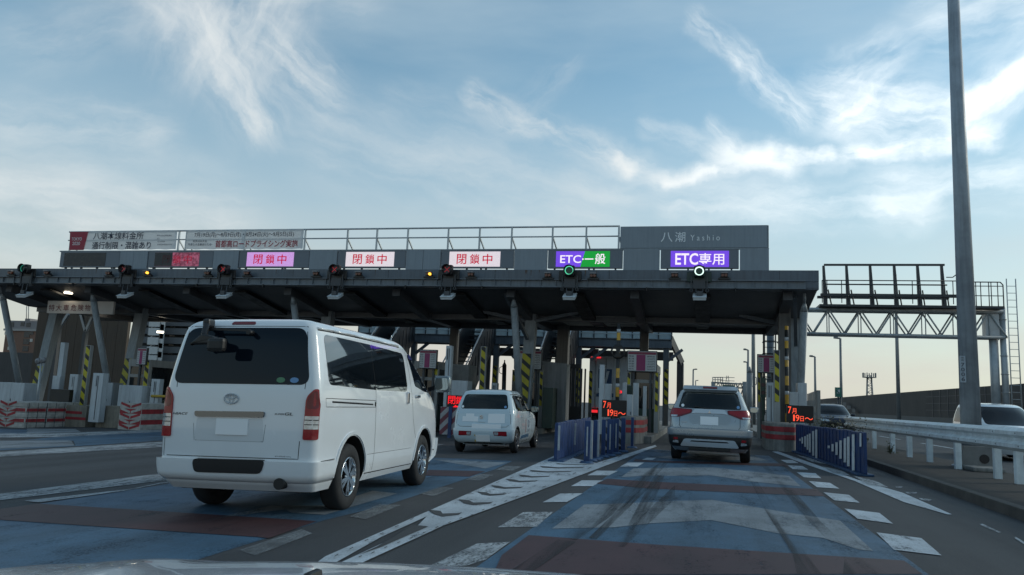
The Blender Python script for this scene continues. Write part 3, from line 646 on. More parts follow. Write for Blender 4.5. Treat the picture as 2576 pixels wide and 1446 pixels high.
# striped sand-barrel barriers before two of the left islands
def chevron_front(par, X, y, z, w_, h):
    for s in (-1, 1):
        for k in range(5):
            zz = z+h*k/5+.02; b = MB(); b.prism([(X+s*.02, zz), (X+s*w_/2*.96, zz+h*.13), (X+s*w_/2*.96, zz+h*.22), (X+s*.02, zz+h*.09)], 'y', y-.006, y); b.out('chevron', redw if k % 2 == 0 else whitew, par)
for X, Y0, Y1, hw, lb in ((-24.85, 24.1, 27.0, .40, 'rounded red and white striped crash cushion at the far left island'), (-20.0, 24.6, 26.2, .46, 'square red and white chevron barrier beside the white van tail lamp')):
    z = zg(X); t = T('crash_cushion', lb, 'barrier', (X, Y0, z), group='striped barriers before the left islands')
    n = 3 if X < -22 else 1
    h = .95
    for i in range(n):
        b = MB(); a0 = Y0+(Y1-Y0)*i/n; a1 = Y0+(Y1-Y0)*(i+1)/n-.03
        for k in range(5): b.box2((X-hw, a0, z+h*k/5), (X+hw+.42*(X < -22), a1, z+h*(k+1)/5), k % 2)
        b.out('segment', [whitew, redw], t, bevel=.035 if n == 3 else .012)
    if n == 3:
        b = MB()
        for i in range(7): b.box2((X+hw*1.0+.42-.01, Y0+.1+i*.42, z), (X+hw+.425, Y0+.12+i*.42, z+.93))
        b.out('strap', steel_dk, t)
    chevron_front(t, X, Y0-.002, z, hw*1.9, h)

def cab(name, lb, cat, px0, px1, pt, pb, Y, d=.5, m=None, grp=None, door=True, base=True, slot=False, y0=None):
    """a free-standing box whose front fills a pixel rectangle at depth Y; its base runs down to the island"""
    a, c = P(px0, (pt+pb)/2, Y), P(px1, (pt+pb)/2, Y); zt = P((px0+px1)/2, pt, Y).z; zb = P((px0+px1)/2, pb, Y).z
    xm = (a.x+c.x)/2; zf = zg(xm)+.21
    if base: zb = zf
    t = T(name, lb, cat, (xm, Y, zb), group=grp)
    b = MB(); b.box2((a.x, Y, zb), (c.x, Y+d, zt)); b.out('body', m or whitebox, t, bevel=.012)
    if door:
        b = MB(); w_ = c.x-a.x
        n = 2 if w_ > .7 else 1
        for k in range(n): b.box2((a.x+w_*k/n+.02, Y-.008, zb+.06), (a.x+w_*(k+1)/n-.02, Y, zt-.04))
        b.out('door', m or whitebox, t)
        b = MB(); b.box2((xm+.03, Y-.022, (zt+zb)/2), (xm+.05, Y-.009, (zt+zb)/2+.1)); b.out('handle', steel_dk, t)
    if slot:
        b = MB(); b.box2((xm-.05, Y-.012, zt-.5), (xm-.02, Y-.0, zt-.1)); b.box2((xm+.02, Y-.012, zb+.1), (xm+.04, Y, zt-.1)); b.out('slot', steel_dk, t)
    return t
def stripes(lb, px0, px1, pt, pb, Y, d=.05, base=False, frame=True, grp='yellow and black striped guard posts'):
    a, c = P(px0, (pt+pb)/2, Y), P(px1, (pt+pb)/2, Y); zt = P((px0+px1)/2, pt, Y).z; zb = P((px0+px1)/2, pb, Y).z
    xm = (a.x+c.x)/2
    if base: zb = zg(xm)+.21
    t = T('striped_post', lb, 'guard post', (xm, Y, zb), group=grp)
    b = MB(); b.box2((a.x-xm, -.006, .02), (c.x-xm, 0, zt-zb-.02)); b.out('striped_face', yb, t, local=True)
    b = MB(); e = .03 if frame else 0; b.box2((a.x-xm-e, .001, 0 if base else -(zb-zg(xm)-.2)), (c.x-xm+e, d+.1, zt-zb)); b.out('post', booth_w if frame else column_bk, t, local=True)
def fare(lb, px0, px1, pt, pb, Y):
    a, c = P(px0, (pt+pb)/2, Y), P(px1, (pt+pb)/2, Y); z1 = P((px0+px1)/2, pt, Y).z; z0 = P((px0+px1)/2, pb, Y).z; W = c.x-a.x; H = z1-z0
    t = T('fare_board', lb, 'fare board', ((a.x+c.x)/2, Y, z0), group='white fare boards with a magenta column')
    b = MB(); b.box2((a.x-.03, Y, z0-.03), (c.x+.03, Y+.12, z1+.03)); b.out('frame', steel_dk, t, bevel=.01)
    b = MB(); b.box2((a.x, Y-.008, z0), (c.x, Y-.001, z1)); b.out('face', board_w, t)
    b = MB(); b.box2((a.x+.01, Y-.012, z1-H*.155), (c.x-.01, Y-.0085, z1-.02)); b.out('header', board_r, t)
    b = MB(); b.box2((a.x+W*.30, Y-.012, z0+.01), (a.x+W*.62, Y-.0085, z1-H*.17)); b.out('column_block', magenta, t)
    for i, (l, r_) in enumerate((('現金', '通常料金'), ('軽二輪', '1090円'), ('普通', '1320円'), ('中型', '1410円'), ('大型', '2080円'), ('特大', '2650円'))):
        zz = z1-H*(.21+i*.13)
        text(t, 'lettering', l, a.x+W*.03, a.x+W*.22, zz-H*.085, zz, Y-.011, ink, .01); text(t, 'lettering', r_, a.x+W*.67, a.x+W*.95, zz-H*.085, zz, Y-.011, ink, .01)
    b = MB(); xm = (a.x+c.x)/2
    for x in (a.x+W*.2, a.x+W*.8): b.box2((x-.04, Y+.121, zg(xm)+.2), (x+.04, Y+.2, z1-.1))
    b.out('support', steel_dk, t)
fare('fare board left of the silver car, showing all of its fare rows', 1579.5, 1651, 884, 933, 29.2)
fare('fare board partly hidden by the slanted strut above the small white car', 1295, 1361, 882, 927, 31.6)
fare('fare board half hidden behind the van windscreen pillar', 1056, 1097, 881, 925, 29.2)
fare('fare board at the right end beside the ladder cage', 1907, 1953, 893, 936, 29.6)
fare('fare board left of the van near the white zigzag stair', 345, 367, 876, 916, 28.3)
def booth(lb, px0, px1, Y, zt=2.75, L=3.2):
    x0, x1 = P(px0, 980, Y).x, P(px1, 980, Y).x; xm = (x0+x1)/2; z = zg(xm)+.22; zt += z-.22
    t = T('toll_booth', lb, 'toll booth', (xm, Y, z), group='toll booths on the islands')
    b = MB(); b.box2((x0, Y, z), (x1, Y+L, z+.85)); b.out('lower_wall', booth_g, t, bevel=.01)
    b = MB()
    for x in (x0, x1-.09):
        for y in (Y, Y+L-.09): b.box2((x, y, z+.851), (x+.09, y+.09, zt-.3))
    b.box2((x0, Y+.001, zt-.75), (x1, Y+.07, zt-.62)); b.box2((x0-.02, Y-.02, zt-.3), (x1+.02, Y+L+.02, zt)); b.box2((x0+.09, Y+L-.06, z+.85), (x1-.09, Y+L, zt-.3)); b.out('frame', booth_w, t, bevel=.008)
    b = MB(); b.bm.free(); MB().box2((x0+.091, Y+.03, z+.851), (x1-.091, Y+.045, zt-.301)).out('window', win_dk, t); MB().box2((x0+.02, Y+.091, z+.851), (x0+.035, Y+L-.091, zt-.301)).out('window', win_dk, t); MB().box2((x1-.035, Y+.091, z+.851), (x1-.02, Y+L-.091, zt-.301)).out('window', win_dk, t)
    b = MB(); b.box2((x0+.25, Y+.3, z+.87), (x1-.2, Y+1.4, z+1.0)); b.box2((x0+.3, Y+.6, z+1.0), (x0+.6, Y+.8, z+1.4)); b.out('counter', booth_w, t)
booth('toll booth below the fully visible fare board left of the silver car', 1582, 1648, 29.5)
booth('toll booth behind the striped strut above the small white car', 1302, 1366, 31.9)
booth('toll booth mostly hidden behind the van front window', 1040, 1100, 29.5)
booth('toll booth left of the van tail with a dark window', 318, 374, 28.6)
# middle island (between silver car and small white car)
def ledsign(lb, px0, px1, pt, pb, Y, pieces, m):
    a, c = P(px0, (pt+pb)/2, Y), P(px1, (pt+pb)/2, Y); z1 = P((px0+px1)/2, pt, Y).z; z0 = P((px0+px1)/2, pb, Y).z
    t = T('led_sign', lb, 'led sign', ((a.x+c.x)/2, Y, z0), group='small dark led signs at the island noses')
    b = MB(); b.box2((a.x, Y, z0), (c.x, Y+.16, z1)); b.out('case', black, t, bevel=.01)
    b = MB(); b.box2((a.x+.03, Y-.004, z0+.03), (c.x-.03, Y, z1-.03)); b.out('screen', mat('led_screen_black', (.016, .012, .011), .5, var=0), t)
    b = MB()
    for x in (a.x+.1, c.x-.1): b.box2((x-.025, Y+.04, zg(x)+.8), (x+.025, Y+.10, z0))
    b.out('leg', steel_dk, t)
    for body, u0, u1, v0, v1 in pieces:
        text(t, 'lettering', body, a.x+(c.x-a.x)*u0, a.x+(c.x-a.x)*u1, z1-(z1-z0)*v1, z1-(z1-z0)*v0, Y-.008, m, .003)
    return t, a, c, z0, z1
led_o = emit_mat('orange_red_led', (1, .10, .05), 1.15); led_r = emit_mat('bright_red_led', (1, .02, .03), 1.1)
july = [('7', .05, .17, .08, .48), ('月', .20, .36, .17, .48), ('1', .24, .30, .55, .92), ('9', .33, .47, .55, .92), ('日', .50, .63, .62, .92), ('～', .67, .97, .68, .82)]
ledsign('orange led date sign on the middle island left of the silver car', 1514, 1576, 1006, 1050, 25.1, july, led_o)
ledsign('orange led date sign above the blue fence right of the silver car', 1979, 2047, 1020, 1063, 26.3, july, led_o)
t, a, c, z0, z1 = ledsign('red led closed sign with an arrow beside the small white car', 1124.5, 1166, 994, 1037, 25.6, [('閉', .06, .50, .05, .52), ('鎖', .53, .96, .05, .52)], led_r)
b = MB(); q = [(.34, .72), (.56, .55), (.56, .62), (.72, .62), (.72, .82), (.56, .82), (.56, .92)]; b.prism([(a.x+(c.x-a.x)*u, z1-(z1-z0)*v) for u, v in q], 'y', 25.588, 25.592); b.out('arrow', led_r, t)
W5 = 'white posts and cabinets on the toll islands'
cab('barrier_cabinet', 'tall thin white post left of the led sign in the middle', 'cabinet', 1507, 1519, 917, 1047, 26.0, .22, grp=W5, door=False)
cab('barrier_cabinet', 'white cabinet just behind the led sign in the middle', 'cabinet', 1520, 1537, 965, 1012, 27.0, .3, grp=W5)
cab('barrier_cabinet', 'narrow white post right of the ringed striped pole', 'cabinet', 1566, 1575.5, 962, 1012, 26.6, .2, grp=W5, door=False)
cab('barrier_cabinet', 'white panel post under the left end of the full fare board', 'cabinet', 1576, 1591, 992, 1045, 26.3, .25, grp=W5)
cab('barrier_cabinet', 'white post with a notch beside the booth window', 'cabinet', 1592, 1606, 963, 1045, 27.2, .2, grp=W5, door=False)
cab('barrier_cabinet', 'slim white post in front of the dark booth window', 'cabinet', 1617, 1626, 971, 1048, 27.4, .12, grp=W5, door=False)
t = T('lane_light', 'dark lane light box showing a red lamp left of the booth', 'traffic signal', P(1584, 990, 27.5), group='small lane lights beside the lanes')
b = MB(); a, c = P(1577, 969, 27.5), P(1590.5, 993, 27.5); b.box2((a.x, 27.5, c.z), (c.x, 27.7, a.z)); b.box2((a.x+.06, 27.56, zg(-2)+.2), (c.x-.06, 27.64, c.z)); b.out('case', booth_g, t)
text(t, 'lettering', '3', P(1580, 0, 27.5).x, P(1587, 0, 27.5).x, P(1584, 990, 27.5).z, P(1584, 983, 27.5).z, 27.49, led_r, .02)
# ringed striped pole
ob = stripe_mat('orange_black_bands', (.60, .34, .05), (.02, .02, .02), .62, (0, 0, 1), .5)
for lb, X, Y, zt, ring in (('orange and black banded pole carrying a ring above the led sign', P(1555, 900, 26.2).x, 26.2, P(1557, 815, 26.2).z, True), ('orange and black banded pole against the right end column', P(1979, 900, 27.9).x, 27.9, P(1984, 820, 27.9).z, False)):
    t = T('banded_pole', lb, 'pole', (X, Y, .2), group='orange and black banded poles')
    b = MB(); b.cyl((0, 0, 0), (0, 0, zt-.2), .062, n=14); b.out('pole', ob, t, local=True)
    b = MB()
    for zz in (1.55, 2.7, 3.35): b.cyl((0, 0, zz), (0, 0, zz+.12), .068, n=14)
    b.out('sleeve', mat('pale_sleeve', (.45, .46, .47), .5), t, local=True)
    if ring:
        zr_ = P(1553, 885, 26.2).z-.2; b = MB(); b.lathe([(-.03, .185), (-.03, .24), (.03, .24), (.03, .185), (-.03, .185)], (0, -.10, zr_), 'y', 36); b.out('ring', black, t, local=True)
        b = MB(); b.prism([(-.13, zr_-.17), (.13, zr_-.17), (.035, zr_), (.13, zr_+.17), (-.13, zr_+.17), (-.035, zr_)], 'y', -.12, -.09); b.out('ring_cross', black, t, local=True)
SG = 'yellow and black striped guard posts'
stripes('striped post right of the full fare board booth', 1648, 1655, 936, 1037, 29.3)
stripes('short striped post under the left end of the full fare board', 1578.5, 1585.5, 936, 968, 29.3)
stripes('striped post behind the truck left edge in the second lane', 1481, 1489, 933, 1015, 40.0, frame=False)
stripes('tall striped post right of the booth, on the dark walkway leg', 1671, 1680, 928, 1018, 40.0, frame=False)
stripes('striped post on the walkway leg in the middle, left of the truck', 1450, 1458, 923, 1014, 40.0, frame=False)
stripes('slim striped post right of the strut fare board', 1357.5, 1364, 934, 1022, 31.7)
stripes('striped post left of the strut fare board', 1290, 1301, 930, 960, 36.0)
stripes('striped post behind the small white car on a walkway leg', 1240, 1248.5, 919, 963, 40.0, frame=False)
stripes('tall striped panel standing above the small white car roof', 1209, 1219.5, 871, 978, 28.5, base=True)
stripes('striped post right of the half hidden fare board', 1094, 1101, 911, 944, 29.4)
stripes('tall striped panel beside the right end fare board', 1949, 1960, 880, 1012, 27.2)
stripes('slim striped post left of the right end fare board', 1907, 1914.5, 932, 1012, 29.8)
stripes('striped post beside the booth left of the van', 361, 371, 905, 1004, 28.4)
stripes('tall striped panel among the white posts at the far left', 209, 219, 868, 1012, 26.6, base=True)
# small white car's left island and the one behind the van
cab('barrier_cabinet', 'tall white barrier post between the van mirror and the small white car', 'cabinet', 1118, 1132, 869, 1035, 26.6, .25, grp=W5, slot=True, door=False)
cab('barrier_cabinet', 'wide white cabinet above the red closed sign', 'cabinet', 1136, 1176, 957, 992, 28.0, .6, grp=W5)
b = MB(); a, c = P(1133, 916, 31.), P(1176, 990, 31.); o = b.box2((a.x, 31, zg(-11)+.2), (c.x, 32.2, a.z)).out('concrete_wall', mat('pinkish_concrete', (.30, .30, .295), .8, var=.2), bevel=.01); tag(o, 'pale concrete wall block behind the wide white cabinet', 'wall')
t = T('gas_cylinder', 'dark upright cylinder with a wire loop behind the small white car', 'cylinder', P(1269, 985, 30.5))
b = MB(); p0 = P(1269, 985, 30.5); p1 = P(1269, 918, 30.5); b.cyl((p0.x, 30.5, zg(p0.x)+.2), p1, .085, n=14); b.cyl(p1, p1+Vector((0, 0, .1)), .085, .03, n=14); b.cyl(p1+Vector((0, 0, .1)), p1+Vector((0, 0, .2)), .025, n=8); b.out('body', black, t)
b = MB(); b.tube([p1+Vector((-.08, 0, -.05)), p1+Vector((-.2, 0, -.12)), p1+Vector((-.2, 0, -.3)), p1+Vector((-.08, 0, -.36))], .012); b.out('loop', black, t)
cab('barrier_cabinet', 'white post left of the striped strut, above the small white car', 'cabinet', 1301, 1309, 965, 1000, 31.0, .2, grp=W5, door=False)
cab('barrier_cabinet', 'small white box behind the small white car roof', 'cabinet', 1236, 1250, 963, 984, 30, .3, grp=W5, slot=True, door=False)
b = MB(); a, c = P(1377, 916, 34.), P(1415, 1020, 34.); b.prism([(a.x, zg(-7)+.2), (c.x+.5, zg(-7)+.2), (c.x+.5, a.z-.05), (a.x, a.z+.05)], 'y', 31.9, 32.7); o = b.out('stair_enclosure', mat('grey_metal_sheet', (.25, .26, .27), .6, var=.2, vs=1, streak=.3)); tag(o, 'grey sheet metal stair enclosure between the booth and the dark stair', 'wall')
o = MB().box2((P(1366, 970, 31).x, 31, zg(-6)+.2), (P(1392, 970, 31).x, 33.4, P(1380, 975, 31).z)).out('equipment_box', booth_g, bevel=.01); tag(o, 'dark green low equipment box beside the strut fare board booth', 'cabinet')
# right end island
cab('barrier_cabinet', 'tall white post right of the right end fare board', 'cabinet', 1929, 1946, 962, 1042, 28.0, .3, grp=W5, slot=True, door=False)
cab('control_cabinet', 'white cabinet with a sloped top behind the right led date sign', 'cabinet', 2007, 2030, 963, 1022, 28.6, .6, grp=W5)
cab('control_cabinet', 'low white box left of the sloped cabinet', 'cabinet', 1986, 2007, 986, 1022, 28.2, .4, grp=W5)
t = T('lane_light', 'dark lane light box with a faint lamp below the right end fare board', 'traffic signal', P(1919, 990, 28.6), group='small lane lights beside the lanes')
b = MB(); a, c = P(1913, 950, 28.6), P(1927, 1000, 28.6); b.box2((a.x, 28.6, c.z), (c.x, 28.8, a.z)); b.box2((a.x+.05, 28.65, .2), (c.x-.05, 28.75, c.z)); b.out('case', booth_g, t)
b = MB()
for zz in (.25, .65): b.cyl(((a.x+c.x)/2, 28.58, a.z*zz+c.z*(1-zz)), ((a.x+c.x)/2, 28.6, a.z*zz+c.z*(1-zz)), .07, n=14)
b.out('lens', lens_r, t)
t = T('screen_fence', 'pale ribbed screen panel right of the sloped white cabinet', 'screen', P(2047, 1020, 31))
b = MB(); a, c = P(2031, 990, 31.), P(2055, 990, 31.); zt = P(2043, 981, 31).z
for i in range(7): x = a.x+(c.x-a.x)*i/7; b.box2((x, 31, 0), (x+(c.x-a.x)/7*.8, 31.06, zt-.02*(7-i)))
b.box2((c.x, 30.98, 0), (c.x+.12, 31.1, zt)); b.out('panel', booth_w, t)
# far left
cab('control_cabinet', 'wide white double cabinet at the left edge behind the crash cushion', 'cabinet', -6, 60, 962, 1014, 26.4, .8, grp=W5)
cab('barrier_cabinet', 'leaning tall white post rising above the black box at far left', 'cabinet', 146, 157, 861, 975, 27.6, .22, grp=W5, door=False)
cab('barrier_cabinet', 'white box at the foot of the tall far left post', 'cabinet', 131, 150, 945, 980, 27.3, .25, grp=W5)
cab('barrier_cabinet', 'white cabinet right of the black box at far left', 'cabinet', 172, 193, 941, 1014, 27.0, .35, grp=W5, slot=True)
cab('barrier_cabinet', 'broad white slotted post right of the tall far left striped panel', 'cabinet', 228, 254, 938, 1057, 25.6, .3, grp=W5, slot=True, door=False)
cab('control_cabinet', 'pair of pale cabinets behind the broad slotted post', 'cabinet', 255, 283, 962, 1000, 29.0, .6, grp=W5)
cab('control_cabinet', 'wide white double cabinet below the booth left of the van', 'cabinet', 297, 356, 969, 1020, 26.6, .7, grp=W5)
cab('barrier_cabinet', 'white post with a yellow bar just left of the van', 'cabinet', 378, 399, 953, 1021, 26.8, .25, grp=W5, slot=True, door=False)
b = MB(); a, c = P(379, 996, 26.7), P(402, 992, 26.7); b.cyl((a.x, 26.75, a.z), (c.x+.7, 26.75, a.z+.02), .05, n=10); o = b.out('yellow_barrier', mat('yellow_bar', (.5, .33, .04), .5)); tag(o, 'short yellow barrier arm on the white post left of the van', 'barrier arm')
t = T('black_sign_box', 'plain black display box behind the far left crash cushion', 'display', P(150, 1013, 26.2))
b = MB(); a, c = P(127, 978, 26.2), P(172, 1013, 26.2); b.box2((a.x, 26.2, c.z), (c.x, 26.4, a.z)); b.out('case', black, t, bevel=.01); b = MB(); b.box2((a.x+.05, 26.24, zg(-24)+.2), (a.x+.1, 26.3, c.z)); b.box2((c.x-.1, 26.24, zg(-24)+.2), (c.x-.05, 26.3, c.z)); b.out('leg', steel_dk, t)
for x0, x1, pt, lb in ((139, 217, 1019, 'long'), (262, 330, 1022, 'wide'), (243, 262, 1020, 'small')):
    a, c = P(x0, 1040, 26.0), P(x1, 1040, 26.0); o = MB().box2((a.x, 26.0, zg(a.x)), (c.x, 27.4, P((x0+x1)/2, pt, 26).z)).out('concrete_block', mat('beige_concrete', (.27, .245, .20), .85, var=.3, vs=2, streak=.3), bevel=.02)
    tag(o, {'long': 'long beige concrete block behind the far left crash cushion', 'wide': 'wide beige concrete block below the double cabinet left of the van', 'small': 'small beige concrete block right of the broad slotted post'}[lb], 'concrete block', 'beige concrete blocks on the left islands')
    if lb == 'long':
        for k, (u0, u1, v) in enumerate(((0, .86, .62), (0, 1.0, .36))):
            zt = P(178, 1019, 26).z; zb = zg(a.x); b = MB(); zz = zb+(zt-zb)*v; b.box2((a.x+(c.x-a.x)*u0, 25.99, zz), (a.x+(c.x-a.x)*u1, 25.998, zz+.1)); b.out('red_band', redw, o, local=True)
t = T('mirror_pole', 'thin pole with two small round lamps at far left', 'pole', P(92, 1008, 26.2))
p0, p1 = P(92, 1008, 26.2), P(93, 905, 26.2)
b = MB(); b.cyl((p0.x, 26.2, zg(p0.x)+.2), (p0.x, 26.2, p1.z), .035); b.out('pole', galv, t)
for s in (-.14, .1):
    b = MB(); b.lathe([(0, .02), (.02, .11), (.10, .13), (.12, 0)], (p0.x+s, 26.1, p1.z-.02+s*.2), 'y', 16); b.out('lamp_head', mat('white_ink'[:0]+'pale_visor', (.22, .22, .23), .5), t)
# big sign for large vehicles, Y-shaped frames, at the far left under the canopy
t = T('lane_sign', 'beige overhead sign with brown characters for large vehicles at far left', 'sign board', P(180, 790, 28.55))
SYY = 28.55; a, c = P(117, 790, SYY), P(253, 790, SYY); z1 = P(185, 757, SYY).z; z0 = P(185, 788.5, SYY).z
b = MB(); b.box2((a.x, SYY, z0), (c.x+.6, SYY+.12, z1)); b.out('board', mat('beige_board', (.62, .57, .53), .6, var=.08), t)
brown = mat('brown_lettering', (.16, .045, .05), .6, var=0)
for ch, x0, x1 in (('特', 122, 137), ('大', 140, 155), ('車', 159, 173), ('危', 178, 192), ('険', 196, 210), ('物', 213, 227), ('積', 230, 244)):
    text(t, 'lettering', ch, P(x0, 780, SYY).x, P(x1, 780, SYY).x, P((x0+x1)/2, 782, SYY).z, P((x0+x1)/2, 766, SYY).z, SYY-.006, brown, .008)
frame_l = mat('pale_frame_metal', (.30, .32, .34), .4, metal=.3)
for i, (jx, jy, bx, tl, tr) in enumerate(((148, 827, 156, 135, 172), (216, 834, 214, 204, 236))):
    f = T('branched_post', 'dark branched post below the beige sign, '+('behind the leaning white post' if i == 0 else 'behind the tall striped panel'), 'post', P(bx, 1000, 34), group='branched posts holding the beige sign')
    p = P(jx, jy, 34); b = MB(); b.beam((p.x, 34, zg(p.x)), p, .2, .2); b.out('stem', steel_dk, f)
    for q in (tl, tr):
        e = P(q, 790, 34); b = MB(); b.beam(p, (e.x, 34, e.z), .13, .13); b.out('arm', frame_l, f)

# ------------------------------------------------------------------ staff walkway bridge behind the canopy
WY = 40.0
wb = T('walkway_bridge', 'grey staff walkway bridge with pale panels seen below the canopy', 'bridge', (-12, WY, 0))
def wx(px, py=850): return P(px, py, WY).x
zp1, zp0 = P(1500, 812, WY).z+.15, P(1500, 848, WY).z; zb1, zb0 = P(1500, 851, WY).z, P(1500, 876, WY).z
xl, xr = wx(900), wx(1690)
b = MB(); b.box2((xl, WY, zb1-.38), (xr, WY+.3, zb1)); b.box2((xl, WY+1.8, zb1-.38), (xr, WY+2.1, zb1)); b.box2((xl, WY+.3, zb1-.12), (xr, WY+1.8, zb1-.05)); b.box2((xl, WY-.08, zb1-.41), (xr, WY+.38, zb1-.385)); b.box2((xl, WY-.08, zb1+.001), (xr, WY+.38, zb1+.03)); b.out('girder', steel, wb)
n = 26
pan = mat('pale_blue_panel', (.30, .38, .43), .22, var=.25, vs=1.1)
_n = pan.node_tree; _t = nd('ShaderNodeBsdfTranslucent', _n); _t.inputs[0].default_value = (.55, .66, .72, 1); _x = nd('ShaderNodeMixShader', _n); _x.inputs[0].default_value = .5
_n.links.new(_n.nodes['Principled BSDF'].outputs[0], _x.inputs[1]); _n.links.new(_t.outputs[0], _x.inputs[2]); _n.links.new(_x.outputs[0], _n.nodes['Material Output'].inputs[0])
for i in range(n):
    x0, x1 = xl+(xr-xl)*i/n, xl+(xr-xl)*(i+1)/n; b = MB(); b.box2((x0+.03, WY+.02, zp0-.02), (x1-.03, WY+.05, zp1)); b.out('panel', pan, wb)
b = MB()
for i in range(n+1): x = xl+(xr-xl)*i/n; b.box2((x-.028, WY+.01, zb1+.03), (x+.028, WY+.09, zp1+.04))
b.box2((xl, WY+.01, zp1+.041), (xr, WY+.09, zp1+.10)); b.out('panel_frame', steel_dk, wb)
b = MB(); b.box2((xl, WY-.06, zb1+.25), (xr, WY-.02, zb1+.29)); b.out('handrail', galv, wb)
b = MB(); b.box2((wx(1180), WY+2.3, zb1-.9), (wx(1690), WY+2.5, zb1-.45)); b.out('rear_girder', steel_dk, wb)
for px in (1036, 1245, 1454, 1485, 1675, 1286):
    x = wx(px, 930); b = MB(); b.box2((x-.14, WY+.02 if px not in (1485, 1286) else WY+1.82, zg(x)), (x+.14, WY+.28 if px not in (1485, 1286) else WY+2.08, zb1-.41)); b.beam((x, WY+.15, zb1-1.1), (x+.8, WY+.15, zb1-.45), .14, .14); b.out('leg', steel, wb)
x = wx(1686, 900)
b = MB(); b.beam((x, WY+.1, zb1+.1), (x+.55, WY+1.0, zb1-1.1), .12, .35); b.box2((x+.3, WY+.8, zg(x)), (x+.5, WY+1.0, zb1-1.0)); b.box2((x+.3, WY+.9, 1.6), (x+.62, WY+2.2, 3.4)); b.out('end_frame', steel_dk, wb)
# stairs from the islands up to the walkway: stringers, treads, a cladded side
stm = mat('dark_ribbed_cladding', (.018, .02, .025), .5, var=.25, vs=3)
for X, lb in ((-15.7, 'mostly hidden by the van roof'), (-11.2, 'behind the white barrier post and small white car'), (-6.8, 'left of the truck, beside the grey enclosure')):
    z = zg(X)+.22; st = T('staff_stair', 'dark staff stair to the walkway, '+lb, 'stair', (X, 41, z), group='dark stairs up to the walkway bridge')
    ya, yc = 33.2, 39.8; z2 = zb1+.25
    for s_ in (-1, 1):
        b = MB(); b.prism([(ya, z), (ya+1.1, z), (yc, z2-.6), (yc, z2+1.1), (yc-.6, z2+1.1), (ya, z+1.25)], 'x', X+s_*.56, X+s_*.60); b.out('cladding', stm, st)
        b = MB(); b.beam((X+s_*.58, ya-.1, z+1.42), (X+s_*.58, yc-.6, z2+1.25), .05, .05); b.out('handrail', galv, st)
    b = MB()
    for k in range(20): u = k/20; b.box2((X-.55, ya+.2+(yc-ya-.4)*u, z+.1+(z2-z)*u), (X+.55, ya+.5+(yc-ya-.4)*u, z+.15+(z2-z)*u))
    b.out('treads', steel_dk, st)
    b = MB()
    for k in range(14): u = (k+.5)/14; yy = ya+(yc-ya)*u; zz = z+(z2-z)*u; b.box2((X+.601, yy-.04, zz-.25), (X+.63, yy+.04, zz+1.0))
    b.out('rib', steel_dk, st)
    b = MB(); b.box2((X-.5, yc-.6, zg(X)), (X-.3, yc-.4, z2-.6)); b.box2((X+.3, yc-.6, zg(X)), (X+.5, yc-.4, z2-.6)); b.out('leg', steel_dk, st)
b = MB()
for i in range(6): b.box2((P(1424, 960, 36.5).x+i*.17, 36.5, zg(-6)), (P(1424, 960, 36.5).x+i*.17+.07, 36.58, 2.75))
b.box2((P(1420, 960, 36.5).x, 36.48, 2.75), (P(1460, 960, 36.5).x, 36.6, 2.95)); b.box2((P(1420, 960, 36.5).x, 36.48, .2), (P(1460, 960, 36.5).x, 36.6, 1.0)); o = b.out('barred_gate', steel_dk); tag(o, 'dark barred gate below the stair beside the grey enclosure', 'gate')
# ------------------------------------------------------------------ guard fences and guard rail
blue_f = mat('blue_rubber_board', (.014, .050, .165), .5, var=.35, vs=4, streak=.3)
blue_d = mat('worn_blue_paint', (.03, .075, .16), .6, var=.4, vs=6)
wr2 = mat('dull_white_strip', (.40, .42, .44), .5, var=.2, vs=8)
wr = mat('white_reflective_strip', (.74, .76, .77), .35, var=.12, vs=8)
def bfence(name, lb, pA, pB, hA, hB, n):
    A, B = Vector(pA), Vector(pB); d = (B-A); L = d.length; d.normalize(); nrm = Vector((d.y, -d.x, 0))
    if nrm.y > 0: nrm = -nrm
    t = T(name, lb, 'fence', A, math.atan2(d.y, d.x))
    sgn = -1 if (Matrix.Rotation(math.atan2(d.y, d.x), 3, 'Z') @ Vector((0, -1, 0))).dot(nrm) > 0 else 1
    for i in range(n):
        x0, x1 = L*i/n, L*(i+1)/n; h = hA+(hB-hA)*(i+.5)/n+random.uniform(-.012, .012)
        b = MB(); b.box2((x0+.012, -.03, .045), (x1-.012, .03, h)); b.box2((x0+.05, sgn*.03, .06), (x0+.09, sgn*.045, h-.03))
        if i == 0 or i == 0: pass
        b.out('board', blue_f, t, local=True, bevel=.012)
        b = MB(); b.box2((x0+.02, -.16, .004), (x1-.02, .16, .045)); b.out('foot', blue_d, t, local=True, bevel=.01)
    return t, A, d, nrm
gA = G(2005, 1137); gB = G(2179, 1199)
hA = PL(2012, 1068, gA, Vector((gB-gA).cross(Vector((0, 0, 1))))).z; hB = PL(2176, 1087, gA, Vector((gB-gA).cross(Vector((0, 0, 1))))).z
tf, A, d, nrm = bfence('lane_fence', 'blue board fence with white bars in two triangles, right of the lane', gA, gB, hA, hB, 22)
nn = (gB-gA).cross(Vector((0, 0, 1))).normalized()
if nn.x > 0: nn = -nn
off = nn*.052
kk = lambda x, y: PL(1949.6+x*.261, 880.5+y*.261, A+off, nn)
